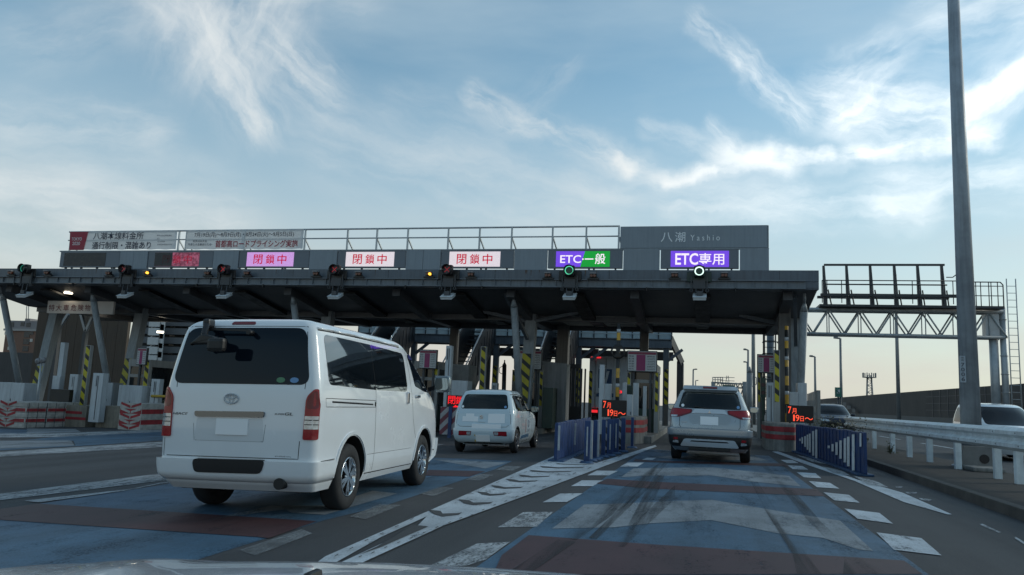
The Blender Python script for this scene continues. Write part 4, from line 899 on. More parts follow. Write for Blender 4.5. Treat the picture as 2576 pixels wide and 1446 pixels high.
for x, y0, y1, wd in ((243,855,875,12),(265,840,900,12),(293,830,932,13),(316,815,960,13),(338,805,986,14),(370,780,1018,15),(400,765,1046,16),(520,920,945,17),(557,905,976,17),(596,888,1010,18),(635,870,1046,19),(677,850,1082,20),(710,835,1120,20),(757,812,1160,22),(827,800,930,12)):
    q = [kk(x-wd/2, y0), kk(x+wd/2, y0), kk(x+wd/2, y1), kk(x-wd/2, y1)]; b = MB(); b.face(q); f = b.bm.faces[:]; r_ = bmesh.ops.extrude_face_region(b.bm, geom=f)
    for v in r_['geom']:
        if isinstance(v, bmesh.types.BMVert): v.co += nn*.012
    b.out('white_bar', wr, tf)
# left fence: a continuous row and a row of single boards along the gore
gC, gD = G(1397, 1163), G(1482, 1128)
hC = P(1397, 1062, gC.y).z; hD = P(1482, 1051, gD.y).z
tf2, *_ = bfence('lane_fence', 'blue board fence at the tip of the gore left of the silver car', gC, gD, hC, hD, 14)
for i, f in enumerate((.0, .42)):
    p = gC.lerp(gD, f); b = MB(); b.box2((p.x+.06, p.y-.13, .25), (p.x+.10, p.y-.115, hC*.93)); b.out('white_bar', wr2, tf2)
pl_ = [(1476, 1166, .06, 1), (1486, 1160, .03, 2), (1496, 1157, .045, 1), (1502, 1154, .04, 2), (1517, 1150, .045, 1), (1534, 1147, .075, 1), (1549, 1142, .065, 1), (1567, 1137, .055, 1), (1590, 1127, .04, 1)]
nm = ['first', 'first slim white', 'second blue', 'second white', 'narrow third blue', 'broad fourth', 'fifth', 'sixth', 'last slim']
for (px, py, wd, kd), n_ in zip(pl_, nm):
    p = G(px, py); h = P(px, 1058-(px-1476)*.075, p.y).z-p.z; t = T('delineator_post', f'{n_} upright board in the row along the gore toward the led sign', 'post', p, 0, 'upright boards along the gore')
    b = MB(); b.box2((-wd, -.03, .04), (wd, .03, h)); b.out('board', blue_f if kd == 1 else wr2, t, local=True, bevel=.012)
    b = MB(); b.cyl((0, 0, 0), (0, 0, .05), .16, .12, n=16); b.out('foot', blue_d, t, local=True)
    if kd == 1 and wd > .058: b = MB(); b.box2((-.012, -.04, .15), (.014, -.031, h-.12)); b.out('white_strip', wr2, t, local=True)
# little striped guard boards between the posts
for i, (px, py) in enumerate(((1525, 1142), (1558, 1132))):
    p = G(px, py); t = T('hazard_board', 'diagonal striped hazard board '+('nearer' if i == 0 else 'farther')+' among the blue uprights', 'sign', p, 0, 'diagonal striped boards among the blue uprights')
    b = MB(); b.box2((-.09, .03, .1), (.09, .045, .83)); b.out('face', stripe_mat('grey_hazard_stripes', (.34, .33, .36), (.03, .03, .035), .22, (.7, 0, .7), .5) if i == 0 else MATS['grey_hazard_stripes'], t, local=True)
    b = MB(); b.cyl((0, .07, 0), (0, .07, .82), .03); b.out('post', steel_dk, t, local=True)
p = G(1156, 1138)
t = T('hazard_board', 'blue edged red striped board between the van and small white car', 'sign', P(1130, 1100, 25), 0); 
pp = P(1130, 1100, 25.); zq = zg(pp.x)
b = MB(); b.box2((-.35, 0, .1), (.25, .03, 1.0)); b.out('face', stripe_mat('red_hazard_stripes', (.36, .35, .36), (.16, .03, .05), .26, (.7, 0, -.7), .5), t, local=True); WM
b = MB(); b.box2((-.05, -.05, 0), (.06, -.01, 1.02)); b.out('post', blue_f, t, local=True); t.location = (pp.x, 25, zq); 
# guard rail
gm = mat('white_guard_rail', (.72, .78, .80), .4, var=.2, vs=3, streak=.15)
grx = 5.32; gr = T('guard_rail', 'long white corrugated guard rail on posts right of the lane', 'guard rail', (grx, 12, .13))
def prof(x, z): return [(x+.0, z+.0), (x-.085, z+.06), (x-.085, z+.12), (x-.015, z+.17), (x-.015, z+.23), (x-.085, z+.28), (x-.085, z+.34), (x, z+.40)]
y0, y1 = 6.0, PX(2133, 1062, grx).y
zt = PX(2300, 1058, grx-.05)
b = MB(); ny = 12; z0 = .70
rows = []
for i in range(ny+1):
    y = y0+(y1-y0)*i/ny; rows.append([b.bm.verts.new((x, y, z)) for x, z in prof(grx, z0)])
for r0, r1 in zip(rows, rows[1:]):
    for j in range(7): b.bm.faces.new((r0[j], r1[j], r1[j+1], r0[j+1])).smooth = False
o = b.out('rail', gm, gr); sm = o.modifiers.new('s', 'SOLIDIFY'); sm.thickness = .006
b = MB(); b.prism(prof(grx-.012, z0-.006)[:1]+prof(grx-.012, z0)[1:]+[(grx+.02, z0+.40), (grx+.02, z0)], 'y', y1, y1+.28); b.out('end_cap', gm, gr)
for px in (2197, 2243, 2285, 2335, 2405, 2503, 2556, 2640, 2760):
    p = PX(px, 1120, grx+.04); b = MB(); b.box2((grx+.005, p.y-.06, .12), (grx+.13, p.y+.06, z0+.36)); b.out('post', gm, gr, bevel=.008)
b = MB()
for i in range(24): y = y0+(y1-y0)*(i+.5)/24; b.cyl((grx-.095, y, z0+.09), (grx-.08, y, z0+.09), .014, n=6); b.cyl((grx-.095, y+.12, z0+.31), (grx-.08, y+.12, z0+.31), .014, n=6); b.box2((grx-.019, y, z0+.18), (grx-.013, y+.05, z0+.215)); b.box2((grx-.019, y+.12, z0+.18), (grx-.013, y+.15, z0+.215))
b.out('bolt', steel_dk, gr)
# big light pole
lpx, lpy = 5.95, 20.2
lp = T('light_pole', 'thick tapered grey light pole numbered 7006 behind the guard rail', 'light pole', (lpx, lpy, .13))
pole_m = mat('galvanised_pole', (.34, .385, .43), .5, metal=.1, var=.22, vs=1.6, bump=.15, bs=200, streak=.25)
b = MB(); b.cyl((lpx, lpy, .13), (lpx-.03, lpy, 14), .222, .112, n=32); b.out('shaft', pole_m, lp)
b = MB(); b.cyl((lpx, lpy, .12), (lpx, lpy, .17), .42, n=24)
for i in range(8):
    a = i*math.pi/4+.3; b.prism([(lpx+.2, .17), (lpx+.40, .17), (lpx+.2, .62)], 'y', lpy-.012, lpy+.012) if i == 0 else b.beam((lpx+math.cos(a)*.30, lpy+math.sin(a)*.30, .17), (lpx+math.cos(a)*.22, lpy+math.sin(a)*.22, .6), .02, .16, (0, 0, 1))
b.out('base_flange', pole_m, lp)
sxx = P(2434, 930, 19.98); sw_, z1, z0_ = .055, P(2426, 895, 19.97).z, P(2431, 962, 19.97).z
Mp = Matrix.Translation((sxx.x, 0, 0))
b = MB(); b.box2((sxx.x-.155, lpy-.224, z0_), (sxx.x-.035, lpy-.195, z1)); b.out('number_plate', mat('pale_sticker', (.36, .41, .45), .5, var=.1), lp)
for i, ch in enumerate('7006'): 
    zc = z1-.15-(i+.5)*(z1-z0_-.17)/4; text(lp, 'lettering', ch, sxx.x-.135, sxx.x-.06, zc-.045, zc+.045, lpy-.228, ink, .02)
text(lp, 'lettering', '首', sxx.x-.125, sxx.x-.07, z1-.06, z1-.02, lpy-.228, ink); text(lp, 'lettering', '高', sxx.x-.125, sxx.x-.07, z1-.12, z1-.075, lpy-.228, ink)
o = MB().box2((5.5, 18.6, .13), (6.1, 19.6, .22)).out('kerb_stone', conc, bevel=.03); tag(o, 'low broken concrete stone under the guard rail beside the pole', 'stone')
t = T('pole_base_cover', 'pale trapezoid base cover below the light pole', 'cover', (5.75, 19.4, .13)); b = MB(); b.prism([(5.45, .13), (6.3, .13), (6.15, .62), (5.6, .62)], 'y', 19.5, 19.75); b.out('plate', mat('pale_base_metal', (.20, .20, .195), .6, var=.2), t); b = MB(); b.cyl((5.98, 19.49, .36), (5.98, 19.50, .36), .10, n=16); b.out('opening', black, t)

# ------------------------------------------------------------------ overhead gantry with catwalk on the right
GY = 36.0
gt = T('overhead_gantry', 'steel truss gantry with a railed catwalk reaching over the right carriageway', 'gantry', (8.3, GY, 0))
g_m = mat('gantry_grey', (.44, .47, .48), .5, metal=.2, var=.15, vs=3); g_d = mat('gantry_dark', (.06, .062, .066), .55, var=.2)
xa, xb = P(1990, 840, GY).x, P(2492, 846, GY).x
zt_, zb_ = 5.62, 4.56
for yy in (GY, GY+.6):
    b = MB(); b.cyl((xa, yy, zb_), (xb+.5, yy, zb_), .065); b.cyl((xa, yy, zt_), (xb+.5, yy, zt_), .075); b.out('chord', g_m, gt)
pxs = [2085, 2165, 2247, 2327, 2407, 2487]
for yy, dx in ((GY, 0), (GY+.6, 0)):
    b = MB(); tops = [P(p_, 775, GY).x for p_ in pxs]; st_ = tops[1]-tops[0]
    for x in [tops[0]-st_]+tops: b.cyl((x, yy, zt_), (x-st_/2, yy, zb_), .034); b.cyl((x, yy, zt_), (x+st_/2, yy, zb_), .034); b.cyl((x, yy, zt_), (x, yy, zb_), .022)
    b.out('web', g_m, gt)
b = MB(); b.box2((P(2058, 770, GY).x, GY-.5, zt_+.08), (P(2516, 770, GY).x, GY+1.4, zt_+.17)); b.box2((P(2060, 745, GY).x, GY-.6, zt_+.50), (P(2400, 745, GY).x, GY-.4, zt_+.62)); b.box2((P(2064, 735, GY).x, GY+.9, zt_+.62), (P(2404, 735, GY).x, GY+1.1, zt_+.72)); b.out('catwalk', g_d, gt)
ztop = P(2220, 673, GY).z
for px in (2072, 2129, 2188, 2248, 2306, 2366):
    x = P(px, 720, GY).x; b = MB(); b.beam((x, GY-.45, zt_+.17), (x-.06, GY-.45, ztop), .17, .12, (0, 1, 0), w1=.09); b.beam((x+.35, GY+.2, zt_+.17), (x+.12, GY-.4, zt_+.8), .05, .05); b.out('upright', g_d, gt)
b = MB(); b.box2((P(2069, 673, GY).x, GY-.5, ztop), (P(2368, 673, GY).x, GY-.4, ztop+.08)); b.out('top_beam', g_d, gt)
b = MB(); zr1, zr2 = P(2220, 712, GY).z, P(2220, 722, GY).z
b.cyl((P(2062, 710, GY).x, GY-.7, zr1), (P(2400, 712, GY).x, GY-.7, zr1), .022); b.cyl((P(2070, 720, GY).x, GY-.7, zr2), (P(2370, 722, GY).x, GY-.7, zr2), .03)
for px in (2062, 2074, 2110, 2126, 2185, 2243, 2284, 2301, 2360, 2384, 2400): b.cyl((P(px, 712, GY).x, GY-.7, zr1), (P(px, 712, GY).x, GY-.7, zt_+.2), .018)
p = P(2384, 704, GY); q = P(2398, 693, GY); b.tube([(P(2368, 704, GY).x, GY-.7, p.z), (p.x, GY-.7, p.z), (q.x, GY-.7, q.z), (P(2401, 715, GY).x, GY-.7, zr1-.1)], .02)
z1_, z2_, z3_ = P(2470, 714, GY).z, P(2470, 724, GY).z, P(2470, 748, GY).z
b.tube([(P(2440, 714, GY).x, GY-.5, z1_), (P(2505, 712, GY).x, GY-.5, z1_), (P(2512, 722, GY).x, GY-.5, z1_-.12), (P(2514, 770, GY).x, GY-.5, zt_+.17)], .024)
for z in (z2_, z3_): b.cyl((P(2440, 714, GY).x, GY-.5, z), (P(2510, 714, GY).x, GY-.5, z), .018)
for px in (2444, 2456, 2476, 2482, 2498): b.cyl((P(px, 714, GY).x, GY-.5, z1_), (P(px, 714, GY).x, GY-.5, zt_+.17), .018)
b.out('railing', g_d, gt)
X = P(2520, 900, GY).x
b = MB(); b.cyl((X-.18, GY+.3, 0), (X-.18, GY+.3, zt_+.1), .17, n=20); b.box2((xb-.15, GY+.05, zb_-.05), (xb+.35, GY+.5, zt_)); b.out('post', galv, gt)
b = MB(); b.cyl((X+.16, GY+.2, 0), (X+.16, GY+.2, zt_+.2), .13, n=16); 
for i in range(7): b.cyl((X+.16, GY+.2, .8+i*.75), (X+.16, GY+.2, .84+i*.75), .15, n=16)
b.out('conduit', galv, gt)
b = MB(); xl_ = X+.30
for s in (0, .34): b.cyl((xl_+s, GY, .5), (xl_+s, GY, 7.0), .022)
for i in range(22): b.cyl((xl_, GY, .6+i*.29), (xl_+.34, GY, .6+i*.29), .012)
b.out('ladder', g_m, gt)
# left leg of the gantry with a caged ladder
X2 = P(1940, 900, GY).x
b = MB(); b.cyl((X2, GY+.3, 0), (X2, GY+.3, zt_), .16, n=20); b.out('post', mat('pale_blue_grey_post', (.20, .25, .30), .5), gt)
b = MB()
for s in (-.30, .16): b.cyl((X2+s, GY-.3, 1.), (X2+s, GY-.3, 6), .03)
for i in range(18): b.cyl((X2-.3, GY-.3, 1.1+i*.28), (X2+.16, GY-.3, 1.1+i*.28), .014)
for i in range(7): b.tube([(X2-.38, GY-.3, 2.1+i*.5), (X2-.38, GY-.75, 2.1+i*.5), (X2+.24, GY-.75, 2.1+i*.5), (X2+.24, GY-.3, 2.1+i*.5)], .022)
for s in (-.38, .24): b.cyl((X2+s, GY-.75, 2.1), (X2+s, GY-.75, 5.2), .022)
b.out('ladder_cage', g_d, gt)

# ------------------------------------------------------------------ background on the right
wall_m = mat('brown_noise_wall', (.062, .056, .052), .8, var=.2, vs=.5, streak=.3)
wall_l = mat('pale_lower_wall', (.12, .12, .115), .8, var=.2, vs=.6)
WX = 17.5
H1 = PX(2575, 965, WX).z
nw = T('noise_wall', 'long brown noise wall along the far side of the right carriageway', 'wall', (WX, 60, 0))
pts = [(WX, 10), (WX, 70), (WX+1.0, 130), (WX+6, 230), (WX+20, 420)]
for i, ((x0, y0_), (x1, y1_)) in enumerate(zip(pts, pts[1:])):
    b = MB(); b.beam((x0, y0_, H1*.68), (x1, y1_, H1*.68), .2, H1*.64); b.out('wall_panel', wall_m, nw)
    b = MB(); b.beam((x0-.04, y0_, H1*.18), (x1-.04, y1_, H1*.18), .3, H1*.36); b.out('parapet', wall_l, nw)
b = MB()
for y in range(12, 70, 2): b.box2((WX-.13, y-.05, H1*.36), (WX-.101, y+.05, H1*.995))
for z in (.52, .68, .84): b.box2((WX-.108, 10, H1*z), (WX-.1005, 70, H1*z+.03))
b.out('wall_post', steel_dk, nw)
pale_sq = mat('pale_wall_square', (.13, .13, .13), .8)
for i, (px, py, w_, h_) in enumerate(((2092, 1013, 9, 10), (2118, 1012, 10, 10), (2130, 1020, 10, 9), (2143, 1028, 8, 9))):
    p = PX(px, py, WX-.14); q = PX(px+w_, py, WX-.14); z2 = PX(px, py+h_, WX-.14).z; b = MB(); b.box2((WX-.135, min(p.y, q.y), z2), (WX-.11, max(p.y, q.y), p.z)); b.out('patch', pale_sq, nw)
lamp_g = mat('lamp_post_grey', (.24, .245, .245), .5, metal=.2)
def street(lb, px, pt, Y, arm, head=True, r=.09, pb=None):
    p = P(px, pt, Y); t = T('street_lamp' if head else 'tall_mast', lb, 'street lamp' if head else 'mast', (p.x, Y, 0), group='street lamps along the expressway' if head else 'tall masts without visible heads')
    b = MB(); b.cyl((p.x, Y, 0), (p.x, Y, p.z), r*1.5, r, n=10); b.out('mast', lamp_g, t)
    if head:
        e = P(px+arm, pt, Y); b = MB(); b.cyl((p.x, Y, p.z), (e.x, Y, p.z+.05), r*.8, n=8); b.out('arm', lamp_g, t)
        b = MB(); b.box2((e.x, Y-.2, p.z-.02), (e.x+(p.x-e.x)*.62, Y+.2, p.z+.16)); b.out('lamp_head', lamp_g, t, bevel=.06)
street('tallest street lamp right of the canopy, arm to the left', 2114, 851, 75, -17, r=.10)
street('middle street lamp between canopy end and the tallest lamp', 2050, 897, 95, -14, r=.11)
street('street lamp with arm to the left, left of the caged ladder', 1882, 880, 100, -12, r=.11)
street('lower street lamp just behind that one, left of the ladder', 1880, 911, 130, -10, r=.12)
street('small distant street lamp with arm to the right, left of the silver car', 1744, 929, 150, 10, r=.13)
street('smallest street lamp behind the silver car roof, arm to the right', 1750, 957, 230, 7, r=.13)
street('very tall thin mast left of the caged ladder, its top behind the canopy', 1895, 700, 60, 0, False, .11)
street('tall thin mast behind the gantry truss', 2252, 690, 62, 0, False, .10)
t = T('antenna_mast', 'thick grey cylinder mast with a loop beside the silver car mirror', 'mast', P(1887, 1000, 45)); p = P(1886, 938, 45); q = P(1886, 922, 45)
b = MB(); b.cyl((p.x, 45, 0), p, .16, n=14); b.cyl(p, q, .16, .03, n=14); b.out('mast', lamp_g, t); b = MB(); b.tube([p+Vector((.12, 0, -.1)), p+Vector((.35, 0, -.25)), p+Vector((.35, 0, -.6)), p+Vector((.12, 0, -.75))], .02); b.out('loop', lamp_g, t)
# phone sign
t = T('phone_sign', 'small green emergency phone sign on a post before the noise wall', 'sign', P(2109, 1010, 60)); a, c = P(2101, 974, 60), P(2117, 999, 60)
b = MB(); b.box2((a.x, 60, c.z), (c.x, 60.2, a.z)); b.out('board', mat('sign_green', (.03, .16, .12), .5), t)
b = MB(); b.box2((a.x+.10, 59.985, c.z+.26), (c.x-.10, 59.998, a.z-.1)); b.out('white_panel', board_w, t)
b = MB(); cx_, cz_ = (a.x+c.x)/2, (a.z+c.z)/2+.1; b.tube([(cx_+.08, 59.97, cz_+.16), (cx_-.08, 59.97, cz_+.08), (cx_-.08, 59.97, cz_-.06), (cx_+.08, 59.97, cz_-.14)], .03); b.out('handset', mat('sign_green', ()) if False else MATS['sign_green'], t)
b = MB(); b.cyl((cx_, 60.1, 0), (cx_, 60.1, c.z), .06); b.cyl((cx_+.15, 60.1, 0), (cx_+.15, 60.1, c.z), .06); b.out('post', steel_dk, t)
# cell tower
CYT = 420; t = T('cell_tower', 'distant lattice cell tower above the noise wall', 'tower', (P(2188, 1000, CYT).x, CYT, 0)); px0 = P(2188, 1000, CYT).x; zt1 = P(2188, 944, CYT).z
b = MB(); hw = 1.6
for sx in (-1, 1):
    for sy in (-1, 1): b.cyl((px0+sx*hw, CYT+sy*hw, 0), (px0+sx*.9, CYT+sy*.9, zt1), .22, n=6)
for i in range(12):
    z0 = zt1*i/12; z1 = zt1*(i+1)/12; s = 1 if i % 2 else -1; w0 = hw-(hw-.9)*i/12
    b.cyl((px0-s*w0, CYT-w0, z0), (px0+s*w0, CYT-w0, z1), .14, n=5); b.cyl((px0-w0, CYT-w0, z1), (px0+w0, CYT-w0, z1), .12, n=5)
b.out('lattice', lamp_g, t); b = MB(); b.cyl((px0, CYT, zt1-1.2), (px0, CYT, zt1-.9), 3, n=12)
for i in range(9): a = i*2*math.pi/9; b.box((px0+3*math.cos(a), CYT+3*math.sin(a), zt1), (.4, .4, 2.4))
b.out('antennas', lamp_g, t)
# far sign gantry over the road ahead
FY = 170; t = T('sign_gantry', 'distant lattice sign gantry over the road behind the silver car', 'gantry', (P(1830, 970, FY).x, FY, 0))
def FP(px, py): p = P(px, py, FY); return (p.x, FY, p.z)
b = MB(); 
for a, c in (((1795, 962), (1872, 966)), ((1792, 972), (1872, 976)), ((1850, 998), (1885, 1000))): b.cyl(FP(*a), FP(*c), .16, n=6)
for i in range(7): x = 1796+i*11; b.cyl(FP(x, 962.5), FP(x+5, 974), .10, n=5); b.cyl(FP(x+5, 974), FP(x+11, 963), .10, n=5)
b.cyl(FP(1852, 966), FP(1863, 997), .14, n=5); b.cyl(FP(1872, 966), FP(1863, 997), .12, n=5); b.cyl(FP(1874, 960), FP(1874, 1020), .5, n=8); b.cyl(FP(1794, 960), FP(1794, 1020), .4, n=8); b.out('truss', lamp_g, t)
b = MB()
for x in (1793, 1799, 1806, 1812, 1818): b.cyl(FP(x, 948), FP(x, 962), .09, n=5)
b.cyl(FP(1793, 949), FP(1818, 949), .09, n=5); b.cyl(FP(1793, 955), FP(1818, 955), .07, n=5); b.out('railing', lamp_g, t)
b = MB(); b.prism([FP(1817, 968)[::2], FP(1849, 969)[::2], FP(1849, 981)[::2], FP(1817, 980)[::2]], 'y', FY-.6, FY-.4); b.out('green_sign', mat('sign_green_far', (.03, .09, .07), .5), t)
b = MB(); b.box2(FP(1792, 990)[:1]+(FY+.1,)+FP(1792, 990)[2:], FP(1800, 962)[:1]+(FY+.6,)+FP(1800, 962)[2:]); b.out('cabinet', steel_dk, t)
# pylons far ahead
for i, (px, pt, Y) in enumerate(((1830, 945, 600), (1926, 950, 700), (1935, 985, 900))):
    p = P(px, pt, Y); t = T('power_pylon', ['faint distant pylon above the far gantry', 'faint distant pylon between the mast and the right fare board', 'lowest faint pylon beside the right fare board'][i], 'pylon', (p.x, Y, 0), group='faint pylons on the horizon')
    b = MB(); 
    for s in (-1, 1): b.beam((p.x+s*3, Y, 0), (p.x+s*.6, Y, p.z), .4, .4)
    for z in (.75, .85, .95): b.beam((p.x-5, Y, p.z*z), (p.x+5, Y, p.z*z), .4, .4)
    for k_ in range(8): s = 1 if k_ % 2 else -1; b.beam((p.x-s*(3-2.4*k_/8), Y, p.z*k_/8), (p.x+s*(3-2.4*(k_+1)/8), Y, p.z*(k_+1)/8), .25, .25)
    b.out('lattice', lamp_g, t)
# shrubs on the median
leaf = mat('shrub_leaf', (.045, .052, .022), .7, var=.5, vs=9)
def shrub(lb, c, rx, ry, rz, n):
    b = MB()
    for i in range(n):
        u = Vector((max(-1, min(1, random.gauss(0, .45)))*rx, max(-1, min(1, random.gauss(0, .45)))*ry, min(1, abs(random.gauss(0, .4)))*rz)); p = Vector(c)+u; s = random.uniform(.02, .06)
        d1 = Vector((random.uniform(-1, 1), random.uniform(-1, 1), random.uniform(-.3, 1))).normalized(); d2 = d1.orthogonal().normalized()
        b.face([p, p+d1*s+d2*s*.4, p+d1*s*2, p+d1*s-d2*s*.4])
    t = T('roadside_weeds', lb, 'weeds', c); b.out('leaves', leaf, t, fix=False)
    b = MB()
    for i in range(12): b.cyl(c, Vector(c)+Vector((random.uniform(-.8, .8)*rx, random.uniform(-.5, .5)*ry, random.uniform(.4, 1)*rz)), .006, n=4)
    b.out('stems', mat('weed_stem', (.07, .06, .03), .8), t)
shrub('dry brown green weeds behind the end of the guard rail', P(2103, 1062, 27.8)*1.0+Vector((0, 0, -.55)), .9, .7, .7, 1500)
shrub('small weed at the foot of a guard rail post', (5.2, 24.8, .13), .12, .12, .3, 60)
# ------------------------------------------------------------------ background on the left
bw = mat('brown_barrier', (.085, .060, .042), .75, var=.2, vs=.35, streak=.3)
o = T('sound_barrier', 'tall brown sound barrier behind the far left lane', 'wall', (P(180, 980, 46).x, 46, 0))
a, c = P(72, 980, 46.), P(305, 980, 46.); zt = P(190, 770, 46).z
b = MB()
for i in range(9): x = a.x+(c.x-a.x)*i/9; b.box2((x, 46, -2), (x+(c.x-a.x)/9-.02, 46.25, zt))
b.out('panel', bw, o); b = MB(); b.box2((a.x-.1, 45.8, -2), (c.x+.1, 46.4, zg(a.x)+.55)); b.out('base', mat('dark_base', (.03, .03, .03), .8), o)
o2 = MB().box2((P(-40, 930, 52).x, 52, -2), (P(80, 930, 52).x, 52.4, P(30, 886, 52).z)).out('retaining_wall', mat('grey_brown_wall', (.085, .08, .078), .8, var=.2, vs=.4, streak=.3)); tag(o2, 'grey brown low wall below the brick building at far left', 'wall')
# brick building
BX = 130.0; t = T('apartment_building', 'brown brick building with pale top floors at the far left', 'building', (P(40, 880, BX).x, BX, 0))
brick = mat('brick_brown', (.21, .12, .085), .8, var=.15, vs=.3); pale = mat('pale_render', (.26, .24, .24), .8, var=.1, vs=.3)
def BP(px, py, Y=BX): p = P(px, py, Y); return p
x0, x1 = BP(8, 880).x, BP(97, 880).x; zt = BP(45, 806).z; zm = BP(45, 829).z
b = MB(); b.box2((x0, BX, -2), (x1, BX+18, zm)); b.out('wall', brick, t); b = MB(); b.box2((x0, BX+.3, zm), (x1-.5, BX+17, zt)); b.box2((BP(32, 800).x, BX+3, zt), (BP(45, 800).x, BX+6, BP(38, 797).z)); b.out('upper_wall', pale, t)
b = MB(); b.box2((x0-.3, BX-.3, zm-.25), (x1+.3, BX+18.2, zm+.15)); b.out('cornice', mat('pale_cornice', (.4, .38, .36), .8), t)
for i, (px, py, w_, h_) in enumerate(((13, 833, 5, 9), (26, 833, 4, 9), (25, 853, 4, 9), (62, 834, 12, 15), (60, 852, 13, 14), (58, 870, 13, 14), (50, 810, 8, 10), (64, 811, 9, 11), (15, 810, 16, 12), (76, 834, 8, 8), (76, 852, 6, 8), (20, 872, 5, 8))):
    a, c = BP(px, py), BP(px+w_, py+h_); b = MB(); up = py < 825; yy = BX+.28 if up else BX-.02; b.box2((a.x, yy-.06, c.z), (c.x, yy, a.z)); b.out('window', mat('window_dim', (.035, .035, .04), .3) if w_ > 7 else mat('window_pale', (.5, .48, .44), .4), t)
for px in (92, 96): pass
b = MB(); b.cyl(BP(66, 806), BP(67, 770), .08, n=5); b.cyl(BP(71, 806), BP(72, 768), .08, n=5); b.out('roof_antenna', lamp_g, t)
# apartment slab with white zigzag outdoor stair
AY = 110.0; t = T('apartment_building', 'grey apartment slab with a white zigzag outdoor stair left of the van', 'building', (P(400, 900, AY).x, AY, 0))
x0, x1 = P(356, 880, AY).x, P(560, 880, AY).x; ztop = P(420, 770, AY).z
b = MB(); b.box2((x0, AY, -2), (x1, AY+12, ztop)); b.out('wall', mat('slab_grey', (.045, .05, .055), .8, var=.2, vs=.2), t)
band = mat('slab_band', (.12, .13, .14), .8, var=.1, vs=.3); wst = mat('white_stair_panel', (.55, .56, .56), .6, var=.08)
for i, py in enumerate((812, 833, 856, 879, 900)):
    zz = P(400, py, AY).z; b = MB(); b.box2((x0, AY-1.2, zz-.55), (x1, AY-1.05, zz+.45)); b.box2((x0, AY-1.049, zz-.55), (x1, AY, zz-.35)); b.out('balcony', band, t)
    b = MB()
    for k_ in range(3): xx = x0+1.2+k_*1.9; b.box2((xx, AY-.06, zz+.7), (xx+.9, AY-.02, zz+1.5))
    b.out('window', mat('window_pale', ()) if False else MATS['window_pale'], t)
    xs_ = P(409-(py-812)*.09, py, AY).x; b = MB(); b.prism([(xs_, zz-.9), (xs_+1.9, zz-.9), (xs_+1.9, zz+.25), (xs_, zz+.25)], 'y', AY-3.2, AY-3.0); b.prism([(xs_+1.9, zz-1.4), (xs_+2.6, zz-1.4), (xs_+2.6, zz+.8), (xs_+1.9, zz+.9)], 'y', AY-2.9, AY-2.7); b.beam((xs_+.2, AY-2.6, zz+.2), (xs_+2.0, AY-2.6, zz+1.5), .12, .7, (0, 1, 0)); b.out('stair_flight', wst, t)
b = MB(); b.box2((x0-3, AY-30, -2), (x1, AY-29, P(410, 903, AY-30).z)); o = b.out('hedge_bank', mat('dark_greenish_bank', (.02, .024, .02), .9, var=.3)); tag(o, 'dark low bank below the grey apartment slab', 'bank', kind='structure')
